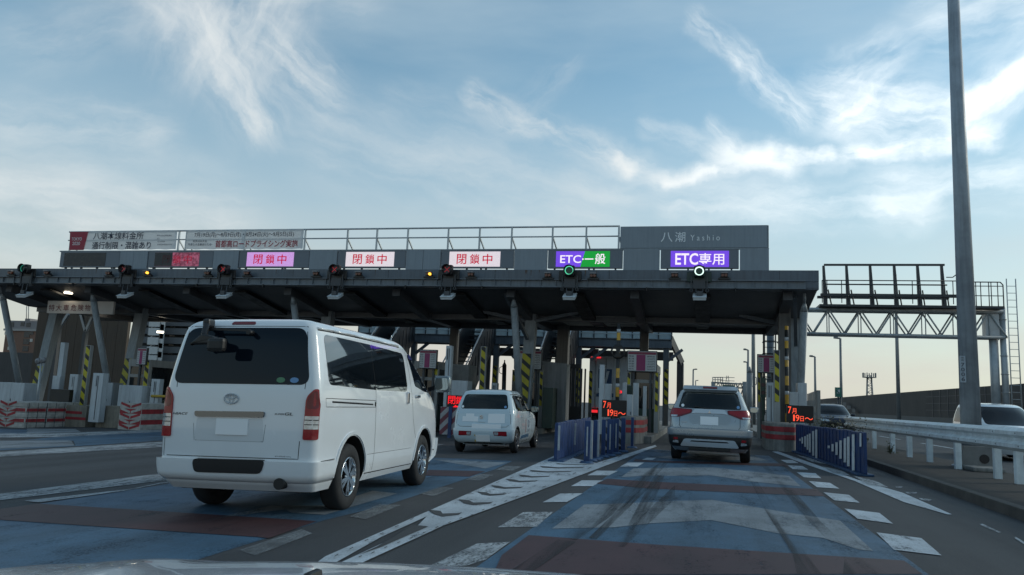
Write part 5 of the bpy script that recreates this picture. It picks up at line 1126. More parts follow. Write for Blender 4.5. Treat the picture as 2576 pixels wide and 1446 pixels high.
# ------------------------------------------------------------------ vehicles
def pchip(xs, ys):
    n = len(xs); h = [xs[i+1]-xs[i] for i in range(n-1)]; d = [(ys[i+1]-ys[i])/h[i] for i in range(n-1)]; m = [0]*n
    m[0], m[-1] = d[0], d[-1]
    for i in range(1, n-1):
        if d[i-1]*d[i] > 0: w1, w2 = 2*h[i]+h[i-1], h[i]+2*h[i-1]; m[i] = (w1+w2)/(w1/d[i-1]+w2/d[i])
    def f(x):
        x = min(max(x, xs[0]), xs[-1]); i = 0
        while i < n-2 and x > xs[i+1]: i += 1
        t = (x-xs[i])/h[i]; t2, t3 = t*t, t*t*t
        return (2*t3-3*t2+1)*ys[i]+(t3-2*t2+t)*h[i]*m[i]+(-2*t3+3*t2)*ys[i+1]+(t3-t2)*h[i]*m[i+1]
    return f
class Car:
    """a body lofted through horizontal slices; x to the right, y forward from the rear face, z up"""
    def __init__(s, rows, rr=.12, rf=.3, bulge_r=.03, bulge_f=.18, taper=(0, 0, .04, .1)):
        zs = [r[0] for r in rows]; s.z0, s.z1 = zs[0], zs[-1]; s.zs = zs
        s.w, s.yr, s.yf = (pchip(zs, [r[i] for r in rows]) for i in (1, 2, 3))
        s.rr, s.rf, s.br, s.bf, s.tp = rr, rf, bulge_r, bulge_f, taper
    def ring(s, z, off=0., n=(12, 7, 46, 7, 12)):
        w, yr, yf = s.w(z)+off, s.yr(z)-off, s.yf(z)+off; L = yf-yr
        rr = min(s.rr, w*.6, L*.3); rf = min(s.rf, w*.6, L*.3); h = []
        for i in range(n[0]): h.append(((w-rr)*i/n[0], yr))
        for i in range(n[1]): a = math.pi/2*i/n[1]; h.append((w-rr+rr*math.sin(a), yr+rr-rr*math.cos(a)))
        for i in range(n[2]): h.append((w, yr+rr+(L-rr-rf)*i/n[2]))
        for i in range(n[3]): a = math.pi/2*i/n[3]; h.append((w-rf+rf*math.cos(a), yf-rf+rf*math.sin(a)))
        for i in range(n[4]+1): h.append(((w-rf)*(1-i/n[4]), yf))
        out = []
        for x, y in h:
            u = (x/max(w, 1e-4))**2; t = (y-yr)/L
            y2 = y+s.br*u*max(0, 1-t*5)-s.bf*u*max(0, (t-.75)*4)*min(1, L)
            x2 = x*(1-s.tp[2]*max(0, 1-t/.22)**2-s.tp[3]*max(0, (t-.72)/.28)**2)
            out.append((x2, y2))
        return out+[(-x, y) for x, y in out[-2:0:-1]]
    def levels(s, k=4, z0=None, z1=None):
        o = []
        for a, b in zip(s.zs, s.zs[1:]): o += [a+(b-a)*i/k for i in range(k)]
        o.append(s.zs[-1])
        return [z for z in o if (z0 is None or z >= z0) and (z1 is None or z <= z1)]
    def body(s, off=0., z0=None, z1=None, k=4, mi=0):
        bm = bmesh.new(); rows = []
        lv = s.levels(k, z0, z1)
        if z0 is not None and lv[0] > z0+1e-4: lv = [z0]+lv
        for z in lv: rows.append([bm.verts.new((x, y, z+(off if z1 is None else 0)*0)) for x, y in s.ring(z, off)])
        n = len(rows[0])
        for p, q in zip(rows, rows[1:]):
            for i in range(n): bm.faces.new((p[i], p[(i+1) % n], q[(i+1) % n], q[i])).smooth = True
        bm.faces.new(rows[0][::-1]); bm.faces.new(rows[-1]).smooth = True
        return bm
    def bvh(s):
        bm = s.body(); bm.normal_update(); s.tree = BVHTree.FromBMesh(bm); bm.free(); return s.tree
    def hit(s, ax, a, b):
        o, d = {'rear': ((a, -3, b), (0, 1, 0)), 'right': ((3, a, b), (-1, 0, 0)), 'left': ((-3, a, b), (1, 0, 0)), 'front': ((a, 9, b), (0, -1, 0)), 'top': ((a, b, 5), (0, 0, -1))}[ax]
        p, n, i, dd = s.tree.ray_cast(Vector(o), Vector(d))
        if p is None: p, n, i, dd = s.tree.find_nearest(Vector(o)+Vector(d)*3)
        return p, n
    def patch(s, name, poly, ax, m, par, off=.004, thick=.02, step=.06, mb=None, build=True, mi=0):
        """a pane, lamp or trim piece that follows the body surface"""
        vs = [Vector(p) for p in dense(poly, step)]; n = len(vs); edges = [(i, (i+1) % n) for i in range(n)]
        x0, x1 = min(v.x for v in vs), max(v.x for v in vs); y0, y1 = min(v.y for v in vs), max(v.y for v in vs)
        pts = vs[:]
        nx, ny = int((x1-x0)/step), int((y1-y0)/step)
        for i in range(1, nx):
            for j in range(1, ny):
                q = Vector((x0+(x1-x0)*i/nx, y0+(y1-y0)*j/ny))
                if inside(q, vs) and min((q-v).length for v in vs) > step*.45: pts.append(q)
        r = geometry.delaunay_2d_cdt(pts, edges, [], 1, 1e-5); v2, f2 = r[0], r[2]
        mb = mb or MB(); bm = mb.bm; H = [s.hit(ax, q.x, q.y) for q in v2]
        T_ = [bm.verts.new(p+nn*off) for p, nn in H]; B_ = [bm.verts.new(p-nn*thick) for p, nn in H]
        ec = {}
        for f in f2:
            fa = bm.faces.new([T_[i] for i in f]); fa.smooth = True; fa.material_index = mi; bm.faces.new([B_[i] for i in f][::-1]).material_index = mi
            for a, b in zip(f, f[1:]+f[:1]): ec[(a, b)] = 1
        for a, b in list(ec):
            if (b, a) not in ec: bm.faces.new((T_[a], B_[a], B_[b], T_[b])).material_index = mi
        if build:
            o = mb.out(name, m, par, local=True); o.data.set_sharp_from_angle(angle=R(35)); return o
        return mb
    def seam(s, pts, ax, mb, w_=.007, off=.0012, step=.05):
        P_ = []
        for a, b in zip(pts, pts[1:]):
            n = max(1, int((Vector(b)-Vector(a)).length/step)); P_ += [Vector(a).lerp(Vector(b), i/n) for i in range(n)]
        P_.append(Vector(pts[-1])); H = [s.hit(ax, q.x, q.y) for q in P_]; prev = None
        for i, (p, n) in enumerate(H):
            q = H[min(i+1, len(H)-1)][0]-H[max(i-1, 0)][0]; lat = q.cross(n).normalized()*w_/2 if q.length > 1e-6 else Vector((0, 0, w_/2))
            cur = (mb.bm.verts.new(p+n*off-lat), mb.bm.verts.new(p+n*off+lat))
            if prev: mb.bm.faces.new((prev[0], cur[0], cur[1], prev[1]))
            prev = cur
        return mb
    def band(s, name, m, par, z0, z1, ymax, offs, nz=8, thick=.03, front=False, zl=None):
        """bumper: a strip wrapped round the rear (or front) of the body, standing proud of it"""
        mb = MB(); bm = mb.bm; rows = []; inn = []
        zs_ = [z0+(z1-z0)*i/nz for i in range(nz+1)]
        for i, z in enumerate(zs_):
            o = offs(i/nz); rg = s.ring(z, o); r0 = s.ring(z, -thick); N = len(rg)
            sel = [k for k in range(N) if ((rg[k][1] < ymax) if not front else (rg[k][1] > ymax))]
            if i == 0: idx = sel; 
            # keep the run continuous starting at the left side
            idx0 = sorted(idx, key=lambda k: (k-N//2) % N) if not front else sorted(idx)
            rows.append([bm.verts.new((rg[k][0], rg[k][1], z)) for k in idx0]); inn.append([bm.verts.new((r0[k][0], r0[k][1], z)) for k in idx0])
        for A in (rows, inn):
            for p, q in zip(A, A[1:]):
                for k in range(len(p)-1): bm.faces.new((p[k], p[k+1], q[k+1], q[k])).smooth = True
        for e in (0, -1):
            for k in range(len(rows[0])-1): bm.faces.new((rows[e][k], rows[e][k+1], inn[e][k+1], inn[e][k]))
        for e in (0, -1):
            for i in range(nz): bm.faces.new((rows[i][e], rows[i+1][e], inn[i+1][e], inn[i][e]))
        o = mb.out(name, m, par, local=True); o.data.set_sharp_from_angle(angle=R(50)); return o
def dense(poly, step):
    o = []
    for a, b in zip(poly, poly[1:]+poly[:1]):
        a, b = Vector(a), Vector(b); n = max(1, round((b-a).length/step)); o += [tuple(a.lerp(b, i/n)) for i in range(n)]
    return o
def inside(q, vs):
    c = False; j = len(vs)-1
    for i in range(len(vs)):
        if (vs[i].y > q.y) != (vs[j].y > q.y) and q.x < (vs[j].x-vs[i].x)*(q.y-vs[i].y)/(vs[j].y-vs[i].y)+vs[i].x: c = not c
        j = i
    return c
def rpoly(pts, r, n=5):
    """polygon with rounded corners; r a number or one per corner"""
    o = []; N = len(pts)
    for i in range(N):
        p = Vector(pts[i]); a = Vector(pts[i-1]); b = Vector(pts[(i+1) % N]); ri = r[i] if isinstance(r, (list, tuple)) else r
        ri = min(ri, (a-p).length*.45, (b-p).length*.45)
        if ri < 1e-4: o.append(tuple(p)); continue
        s_, e_ = p+(a-p).normalized()*ri, p+(b-p).normalized()*ri
        for k in range(n+1): t = k/n; o.append(tuple(s_*(1-t)**2+p*2*t*(1-t)+e_*t*t))
    return o
mirror = lambda poly: [(-x, y) for x, y in poly][::-1]
def boolean_diff(o, cutters):
    for c in cutters:
        m = o.modifiers.new('cut', 'BOOLEAN'); m.operation = 'DIFFERENCE'; m.solver = 'EXACT'; m.object = c
    dg = bpy.context.evaluated_depsgraph_get(); me = bpy.data.meshes.new_from_object(o.evaluated_get(dg)); o.modifiers.clear(); o.data = me
    for c in cutters: bpy.data.objects.remove(c)
    me.set_sharp_from_angle(angle=R(38))
def tmp(bm, mats):
    bmesh.ops.recalc_face_normals(bm, faces=bm.faces)
    me = bpy.data.meshes.new('tmp'); bm.to_mesh(me); bm.free()
    for m in mats: me.materials.append(m)
    o = bpy.data.objects.new('tmp', me); C.objects.link(o); return o
tyre_m = mat('tyre', (.018, .018, .019), .8, var=.2, vs=8, bump=.2, bs=60)
chrome = mat('chrome', (.62, .64, .66), .12, metal=1., var=0); alloy = mat('alloy_rim', (.42, .43, .45), .28, metal=.9, var=.05)
dark_in = mat('dark_interior', (.010, .010, .011), .8, var=0); wheel_in = mat('wheel_arch_black', (.008, .008, .008), .9, var=0)
glass_d = mat('dark_tinted_glass', (.005, .009, .015), .02, var=0, spec=.24)
glass_c = glass_mat('car_glass', .62); glass_p = glass_mat('privacy_glass', .5)
lens_red = mat('tail_lamp_red', (.32, .008, .016), .2, var=.1, vs=20, coat=.15); lens_dr = mat('tail_lamp_dark_red', (.16, .008, .014), .2, var=0, coat=.1); glass_s = mat('reflective_tinted_glass', (.006, .010, .014), .015, var=0, spec=1., coat=1.)
lens_w = mat('clear_lamp', (.55, .58, .6), .12, metal=.4, var=.35, vs=30, coat=.6)
plate_m = mat('blank_white_plate', (.90, .90, .90), .5, var=0); trim_b = mat('black_trim', (.012, .012, .013), .5, var=0); seam_m = mat('panel_gap', (.010, .010, .011), .9, var=0)
def wheel(par, x, y, r, wd, style, sd, rim=.62):
    h = MB(); h.lathe([(-wd*.3, r*.5), (wd*.15, r*.5), (wd*.16, .02)], (x, y, r), 'x', 20) if sd > 0 else h.lathe([(wd*.3, r*.5), (-wd*.15, r*.5), (-wd*.16, .02)], (x, y, r), 'x', 20)
    h = h.out('wheel', dark_in, par, local=True)
    b = MB(); rr = r*rim; o = sd*wd/2
    b.lathe([(-o, rr), (-o, r*.86), (-o*.86, r*.965), (-o*.5, r), (o*.5, r), (o*.86, r*.965), (o, r*.86), (o*1.02, rr*1.12), (o*.9, rr), (-o, rr)], (x, y, r), 'x', 44)
    b.out('tyre', tyre_m, h, local=True)
    b = MB(); b.lathe([(-o*.8, rr*.99), (o*.80, rr*.99), (o*.95, rr*1.0), (o*.97, rr*.95), (o*.84, rr*.88), (-o*.5, rr*.86), (-o*.8, rr*.99)], (x, y, r), 'x', 44)
    n = style
    for k in range(n):
        a = 2*math.pi*k/n+.35
        for da in ((-.16, .16) if n <= 6 else (0,)):
            p0 = Vector((x+o*.80, y+math.cos(a+da*.6)*rr*.18, r+math.sin(a+da*.6)*rr*.18)); p1 = Vector((x+o*.84, y+math.cos(a+da)*rr*.92, r+math.sin(a+da)*rr*.92))
            b.beam(p0, p1, .028 if n <= 6 else .03, .03, (1, 0, 0), w1=.04, h1=.03)
    b.cyl((x+o*.5, y, r), (x+o*.88, y, r), rr*.26, rr*.2, n=18); b.out('rim', chrome if style == 6 else alloy, h, local=True)
    return h
def arch_cut(x0, x1, y, z, r, mats):
    b = bmesh.new(); m = MB(); m.bm.free(); m.bm = b
    m.cyl((x0, y, z), (x1, y, z), r, n=40); m.box2((x0, y-r, -.5), (x1, y+r, z))
    return b
def arches(o, ys, z, r, w, depth):
    cut = []
    for y in ys:
        for s in (-1, 1):
            m = MB(); n = 36; poly = [(y-r, -.3)]+[(y-r*math.cos(math.pi*i/n), z+r*math.sin(math.pi*i/n)) for i in range(n+1)]+[(y+r, -.3)]
            m.prism(poly, 'x', s*(w-depth), s*(w+.3), 1); cut.append(tmp(m.bm, [wheel_in, wheel_in]))
    return cut
def fixcut(o):
    pass
CM = None
def cbox(name, a, b_, m, par, bev=.02): return MB().box2(a, b_).out(name, m, par, local=True, bevel=bev, smooth=40)
def ctext_rear(par, body, x0, x1, z0, z1, y, m, bold=0, shear=0): return text(par, 'badge', body, x0, x1, z0, z1, y, m, bold, shear, local=True)
def mirror_ear(par, c, sz, m, glass, sd):
    b = MB(); b.box(c, sz); o = b.out('door_mirror', m, par, local=True, bevel=min(sz)*.38, smooth=60)
    b = MB(); b.prism(rpoly([(c[0]-sz[0]*.4, c[2]-sz[2]*.36), (c[0]+sz[0]*.4, c[2]-sz[2]*.36), (c[0]+sz[0]*.4, c[2]+sz[2]*.36), (c[0]-sz[0]*.4, c[2]+sz[2]*.36)], .05), 'y', c[1]-sz[1]/2-.004, c[1]-sz[1]/2+.01); b.out('mirror_glass', glass, o, local=True)
    b = MB(); b.beam((c[0]-sd*sz[0]*.4, c[1]+.02, c[2]-sz[2]*.2), (c[0]-sd*(sz[0]*.5+.10), c[1]+.05, c[2]-sz[2]*.35), .06, .06); b.out('stalk', trim_b, o, local=True)
mirror_g = mat('mirror_glass', (.30, .36, .38), .05, metal=1., var=0)

# --- large white van
vpx, vpy = -4.43, 6.93
van = T('parked_van'[:0]+'van', 'large white van with dark windows and a rear top mirror arm, nearest at left', 'van', (vpx, vpy, -.023), .05, ry=-.024)
white_p = mat('white_car_paint', (.78, .805, .82), .22, var=.03, vs=.8, coat=.8)
V = Car([(.26,.78,.16,4.55),(.36,.82,.07,4.66),(.55,.845,.045,4.69),(.80,.848,.040,4.67),(1.02,.847,.045,4.60),(1.18,.842,.05,4.45),(1.29,.832,.058,4.25),(1.45,.806,.075,4.02),(1.65,.768,.10,3.72),(1.80,.735,.125,3.48),(1.87,.712,.15,3.34),(1.915,.67,.19,3.20),(1.945,.60,.25,3.05),(1.965,.48,.36,2.85),(1.978,.30,.55,2.6),(1.983,.12,.8,2.3)], rr=.085, rf=.30, bulge_r=.03, bulge_f=.22, taper=(0, 0, .012, .05))
V.bvh()
vb = tmp(V.body(k=4), [white_p, wheel_in]); vb.name = 'body'
boolean_diff(vb, arches(vb, (.97, 3.60), .36, .415, .85, .30)); vb.parent = van
b = MB(); b.box2((-.7, .3, .24), (.7, 4.4, .30)); b.cyl((.5, .02, .345), (.5, .6, .345), .055, n=14); b.box2((-.6, .85, .22), (.6, 1.05, .36)); b.out('underbody', trim_b, van, local=True)
for y in (.97, 3.60):
    for s in (-1, 1): wheel(van, s*.725, y, .345, .21, 6, s, .60)
wl = rpoly([(-.775, 1.285), (-.74, 1.30), (.70, 1.30), (.735, 1.34), (.645, 1.85), (.60, 1.865), (-.60, 1.865), (-.645, 1.85)], .07)
wl = rpoly([(-.745, 1.29), (.735, 1.29), (.64, 1.855), (-.645, 1.855)], .11, 7)
V.patch('rear_window', wl, 'rear', glass_d, van, off=.003)
wr_ = rpoly([(.33, 1.30), (1.635, 1.272), (1.635, 1.80), (.34, 1.81)], [.08, .01, .01, .09], 6); w2_ = rpoly([(1.645, 1.272), (2.82, 1.27), (2.83, 1.77), (1.645, 1.80)], [.01, .10, .09, .01], 6)
wd_ = rpoly([(3.16, 1.35), (3.62, 1.28), (4.12, 1.265), (3.92, 1.42), (3.58, 1.70), (3.46, 1.755), (3.02, 1.765)], [.04, .05, .02, .05, .05, .04, .05], 5)
for sd in ('right', 'left'):
    V.patch('side_window', wr_, sd, glass_s, van, off=.002); V.patch('side_window', w2_, sd, glass_s, van, off=.002); V.patch('door_window', wd_, sd, glass_d, van, off=.002)
    vis = V.patch('wind_deflector', [(3.03, 1.70), (3.42, 1.70), (3.66, 1.56), (3.70, 1.585), (3.48, 1.755), (3.03, 1.765)], sd, mat('blue_smoked_plastic', (.035, .04, .16), .15, var=0), van, off=.02, thick=-.012)
V.patch('windscreen', rpoly([(-.74, 1.27), (.74, 1.27), (.62, 1.83), (-.62, 1.83)], .06), 'front', glass_d, van, off=.003)
for s in (1, -1):
    f = (lambda q: q) if s > 0 else mirror
    tl = V.patch('tail_lamp', f(rpoly([(.705, .765), (.830, .765), (.829, 1.10), (.812, 1.25), (.785, 1.25), (.715, 1.17)], [.02, .02, .02, .02, .05, .05])), 'rear', lens_red, van, off=.016, thick=.04, step=.04)
    V.patch('clear_lens', f([(.712, .865), (.827, .865), (.827, .99), (.715, .99)]), 'rear', lens_w, tl, off=.0175, thick=.004, step=.03)
    for zz in (.905, .948): V.patch('lens_rib', f([(.716, zz), (.825, zz), (.825, zz+.008), (.716, zz+.008)]), 'rear', trim_b, tl, off=.0182, thick=.002, step=.03)
    V.patch('upper_lens', f(rpoly([(.725, 1.06), (.822, 1.06), (.822, 1.12), (.806, 1.225), (.786, 1.23), (.73, 1.165)], .03)), 'rear', lens_dr, tl, off=.0178, thick=.003, step=.04)
V.band('rear_bumper', white_p, van, .345, .555, .60, lambda t: .035*min(1, t*4, (1.12-t)*9)+.002)
V.band('front_bumper', white_p, van, .28, .62, 4.05, lambda t: .03*min(1, t*4, (1.12-t)*9)+.002, front=True)
V.patch('step_pad', rpoly([(-.40, .435), (.31, .44), (.35, .565), (-.42, .56)], .05), 'rear', trim_b, van, off=.046, thick=.01)
V.patch('licence_recess', rpoly([(-.44, .735), (.30, .735), (.285, .955), (-.425, .955)], .03), 'rear', mat('white_recess_paint', (.66, .685, .70), .25, var=0, coat=.5), van, off=.002, thick=.01)
V.patch('number_plate', [(-.205, .795), (.135, .795), (.135, .95), (-.205, .95)], 'rear', plate_m, van, off=.014, thick=.004, step=.2)
V.patch('chrome_garnish', rpoly([(-.44, .965), (.295, .97), (.30, 1.025), (-.45, 1.018)], .02), 'rear', mat('dark_chrome', (.13, .14, .155), .14, metal=1., var=0), van, off=.022, thick=.01)
V.patch('high_stop_lamp', rpoly([(-.19, 1.888), (.075, 1.888), (.065, 1.918), (-.18, 1.918)], .02), 'rear', lens_dr, van, off=.008, thick=.02, step=.03)
# round badge: three crossing ovals
b = MB(); yb_ = V.hit('rear', -.065, 1.145)[0].y-.012
def oval(cx, cz, rx, rz, t_):
    pts = [Vector((cx+rx*math.cos(2*math.pi*i/28), yb_, cz+rz*math.sin(2*math.pi*i/28))) for i in range(29)]; b.tube(pts, t_, n=6)
oval(-.065, 1.145, .075, .048, .006); oval(-.065, 1.145, .022, .046, .0045); oval(-.065, 1.163, .05, .018, .0045); b.out('emblem', chrome, van, local=True)
rz = lambda x, z: V.hit('rear', x, z)[0].y-.004
badge_m = mat('badge_grey', (.12, .125, .13), .3, metal=.6, var=0); ctext_rear(van, 'HIACE', -.70, -.535, .978, 1.002, rz(-.62, .99), badge_m, .02, .2); ctext_rear(van, 'SUPER', .40, .50, .996, 1.012, rz(.5, 1.0)-.001, badge_m, .02, .2); ctext_rear(van, 'GL', .505, .59, .994, 1.022, rz(.52, 1.0)-.001, badge_m, .02, .2)
ctext_rear(van, '最大積載量1000kg', .43, .60, .595, .608, rz(.5, .6)-.002, ink)
ce = Vector((.45, 1.315))
for cx_, m_ in ((.435, mat('green_sticker', (.10, .25, .13), .5, var=0)), (.575, mat('blue_sticker', (.16, .32, .55), .5, var=0))): V.patch('sticker', [(cx_+.045*math.cos(i*.52), 1.335+.027*math.sin(i*.52)) for i in range(12)], 'rear', m_, van, off=.005, thick=.001, step=.03)
# rear top mirror on its arm, and the wiper
b = MB(); b.box((-.385, .07, 1.893), (.075, .12, .085)); b.beam((-.385, .03, 1.885), (-.33, -.09, 1.75), .06, .055); b.out('mirror_arm', black, van, local=True, bevel=.02)
b = MB(); b.prism(rpoly([(-.47, 1.665), (-.22, 1.672), (-.18, 1.71), (-.20, 1.745), (-.30, 1.77), (-.35, 1.765)], .03), 'y', -.13, -.06); b.out('mirror_arm', black, van, local=True, bevel=.015)
b = MB(); b.box((-.135, -.17, 1.66), (.18, .09, .135)); b.out('rear_view_mirror', black, van, local=True, bevel=.035)
b = MB(); b.beam((-.40, .045, 1.835), (.07, .05, 1.82), .02, .022); b.cyl((.085, .01, 1.80), (.085, .10, 1.80), .024, n=12); b.beam((.07, .05, 1.82), (.09, .04, 1.79), .03, .03); b.beam((-.4, .05, 1.825), (-.30, .06, 1.838), .012, .03); b.out('wiper', trim_b, van, local=True)
b = MB(); 
V.seam([(-.775, .58), (.665, .58), (.672, .75)], 'rear', b); V.seam([(-.775, .58), (-.775, .75)], 'rear', b)
for s in (1, -1): V.seam([(s*.69, 1.25), (s*.70, 1.45), (s*.66, 1.75), (s*.64, 1.87)], 'rear', b, .006)
V.seam([(-.64, 1.872), (.64, 1.872)], 'rear', b, .006)
V.seam([(-.43, .735), (.30, .735)], 'rear', b, .004); V.seam([(-.46, .90), (-.44, .735)], 'rear', b, .003); V.seam([(.30, .735), (.315, .90)], 'rear', b, .003)
for sd in ('right', 'left'):
    V.seam([(1.64, 1.80), (1.64, .32)], sd, b); V.seam([(2.96, 1.80), (2.98, 1.30), (3.06, .9), (3.19, .66)], sd, b); V.seam([(.2, .555), (.52, .560)], sd, b)
    V.seam([(.25, 1.165), (1.63, 1.15)], sd, b, .006); V.seam([(.25, 1.165), (.26, 1.08), (1.63, 1.075)], sd, b, .006); V.seam([(.40, 1.13), (1.55, 1.105)], sd, b, .018); V.seam([(1.60, 1.12), (1.64, 1.10)], sd, b, .05)
    V.seam([(1.42, .34), (3.14, .325)], sd, b, .012); V.seam([(3.52+.5, .46), (4.3, .45)], sd, b, .015); V.seam([(1.42, .55), (3.0, .54)], sd, b, .004)
    V.seam([(4.05, 1.25), (4.25, .9), (4.3, .6)], sd, b, .005)
b.out('panel_gap', seam_m, van, local=True)
for s, sd in ((1, 'right'), (-1, 'left')):
    b = MB(); pth = [V.hit(sd, y, z)[0]+Vector((s*.006, 0, .0)) for y, z in ((.24, 1.862), (.6, 1.868), (1.2, 1.87), (2.0, 1.868), (2.7, 1.86), (3.2, 1.835), (3.5, 1.765), (3.8, 1.58), (4.1, 1.32))]
    b.tube(pth, .011, n=8); b.out('roof_gutter', white_p, van, local=True)
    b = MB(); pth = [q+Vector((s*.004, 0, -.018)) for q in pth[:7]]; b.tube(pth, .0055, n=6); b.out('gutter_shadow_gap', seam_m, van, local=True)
    h1 = V.hit(sd, 2.93, 1.2)[0]; b = MB(); b.box((h1.x+s*.012, 2.80, 1.19), (.035, .06, .15)); b.out('sliding_door_handle', chrome, van, local=True, bevel=.015)
    b = MB(); b.box((h1.x+s*.012, 3.22, 1.215), (.035, .16, .04)); b.out('front_door_handle', chrome, van, local=True, bevel=.014)
    V.patch('arch_lip', [(.97+.452*math.cos(a), .37+.45*math.sin(a)) for a in [i*math.pi/14 for i in range(15)]]+[(.97+.418*math.cos(a), .37+.418*math.sin(a)) for a in [(14-i)*math.pi/14 for i in range(15)]], sd, white_p, van, off=.014, thick=.02, step=.05)
    V.patch('arch_lip', [(3.60+.452*math.cos(a), .37+.45*math.sin(a)) for a in [i*math.pi/14 for i in range(15)]]+[(3.60+.418*math.cos(a), .37+.418*math.sin(a)) for a in [(14-i)*math.pi/14 for i in range(15)]], sd, white_p, van, off=.014, thick=.02, step=.05)
    mirror_ear(van, (s*1.0, 3.92, 1.40), (.24, .13, .235), mat('mirror_shell_chrome', (.22, .25, .26), .25, metal=.6, var=0), mirror_g, s)
    b = MB(); b.cyl((s*.52, 3.0, 1.93), (s*.54, 2.94, 2.02), .006, n=6); 
    if s > 0: b.out('aerial', chrome, van, local=True)
    V.patch('headlamp', rpoly([(s*.45, .95), (s*.80, .95), (s*.80, 1.12), (s*.5, 1.08)] if s > 0 else mirror([(.45, .95), (.80, .95), (.80, 1.12), (.5, 1.08)]), .03), 'front', lens_w, van, off=.01)
V.patch('front_grille', rpoly([(-.42, .88), (.42, .88), (.42, 1.02), (-.42, 1.02)], .03), 'front', trim_b, van, off=.01)

# --- hollow-bodied cars: cabin cut out, panes set in, seats inside
def cabin_car(car, name, lb, loc, rz, ry, paint, wheels_y, arch_z, arch_r, w, win_side, win_rear, win_front, belt, roof, inner_off, rear_depth, yfront):
    t = T(name, lb, 'car', loc, rz, ry=ry); car.bvh()
    o = tmp(car.body(k=4), [paint, wheel_in]); o.name = 'body'
    cut = [tmp(car.body(off=-inner_off, z0=belt-.28, z1=roof, k=3), [dark_in])]
    for ps in win_side:
        m = MB(); m.prism(ps, 'x', -1.3, 1.3); cut.append(tmp(m.bm, [paint]))
    m = MB(); m.prism(win_rear, 'y', -.6, rear_depth); cut.append(tmp(m.bm, [paint]))
    m = MB(); m.prism(win_front, 'y', yfront-1.7, yfront+1.2); cut.append(tmp(m.bm, [paint]))
    cut += arches(o, wheels_y, arch_z, arch_r, w, .24)
    boolean_diff(o, cut); o.parent = t
    return t
seat_m = mat('dark_seat_cloth', (.022, .022, .025), .9, var=.1)
def seats(par, rows):
    for (x, y, z) in rows:
        b = MB(); M = Matrix.Translation((x, y, z)) @ Matrix.Rotation(R(-14), 4, 'X'); b.box2((-.23, -.06, 0), (.23, .06, .56), M=M); st = b.out('seat', seat_m, par, local=True, bevel=.05, smooth=60)
        b = MB(); b.box2((-.125, -.04, .60), (.125, .05, .78), M=M); b.out('head_rest', seat_m, st, local=True, bevel=.045, smooth=60)

# --- small white car
K = Car([(.19,.64,.16,3.28),(.30,.70,.07,3.36),(.48,.735,.02,3.395),(.62,.737,.03,3.385),(.76,.735,.065,3.35),(.84,.732,.08,3.22),(.90,.727,.09,2.98),(.95,.718,.105,2.62),(1.02,.702,.14,2.44),(1.15,.665,.20,2.22),(1.28,.625,.27,1.98),(1.36,.595,.33,1.80),(1.41,.56,.38,1.64),(1.44,.50,.45,1.48),(1.46,.38,.58,1.32),(1.472,.22,.75,1.2),(1.476,.1,.88,1.1)], rr=.13, rf=.28, bulge_r=.055, bulge_f=.2, taper=(0, 0, .03, .08))
ksA = rpoly([(.42, 1.02), (.60, .965), (1.13, .955), (1.13, 1.315), (.52, 1.33), (.40, 1.30)], [.03, .03, .02, .03, .05, .04]); ksB = rpoly([(1.20, .955), (2.18, .945), (2.28, .985), (1.86, 1.25), (1.70, 1.31), (1.20, 1.32)], [.02, .05, .03, .06, .06, .03])
kr = rpoly([(-.575, 1.005), (.575, 1.005), (.50, 1.345), (-.50, 1.345)], .07); kf = rpoly([(-.62, 1.0), (.62, 1.0), (.53, 1.34), (-.53, 1.34)], .06)
kz = -.035
kei = cabin_car(K, 'small_car', 'small white hatchback with blank white mask panels, waiting beyond the van', (-4.93, 17.72, kz), .028, -.028, white_k := mat('bluish_white_car_paint', (.55, .645, .69), .22, var=.03, coat=.8), (.50, 2.98), .29, .325, .74, [ksA, ksB], kr, kf, .95, 1.415, .055, .75, 2.2)
K.patch('rear_window', kr, 'rear', glass_p, kei, off=-.004, thick=.006); K.patch('windscreen', kf, 'front', glass_c, kei, off=-.004, thick=.006)
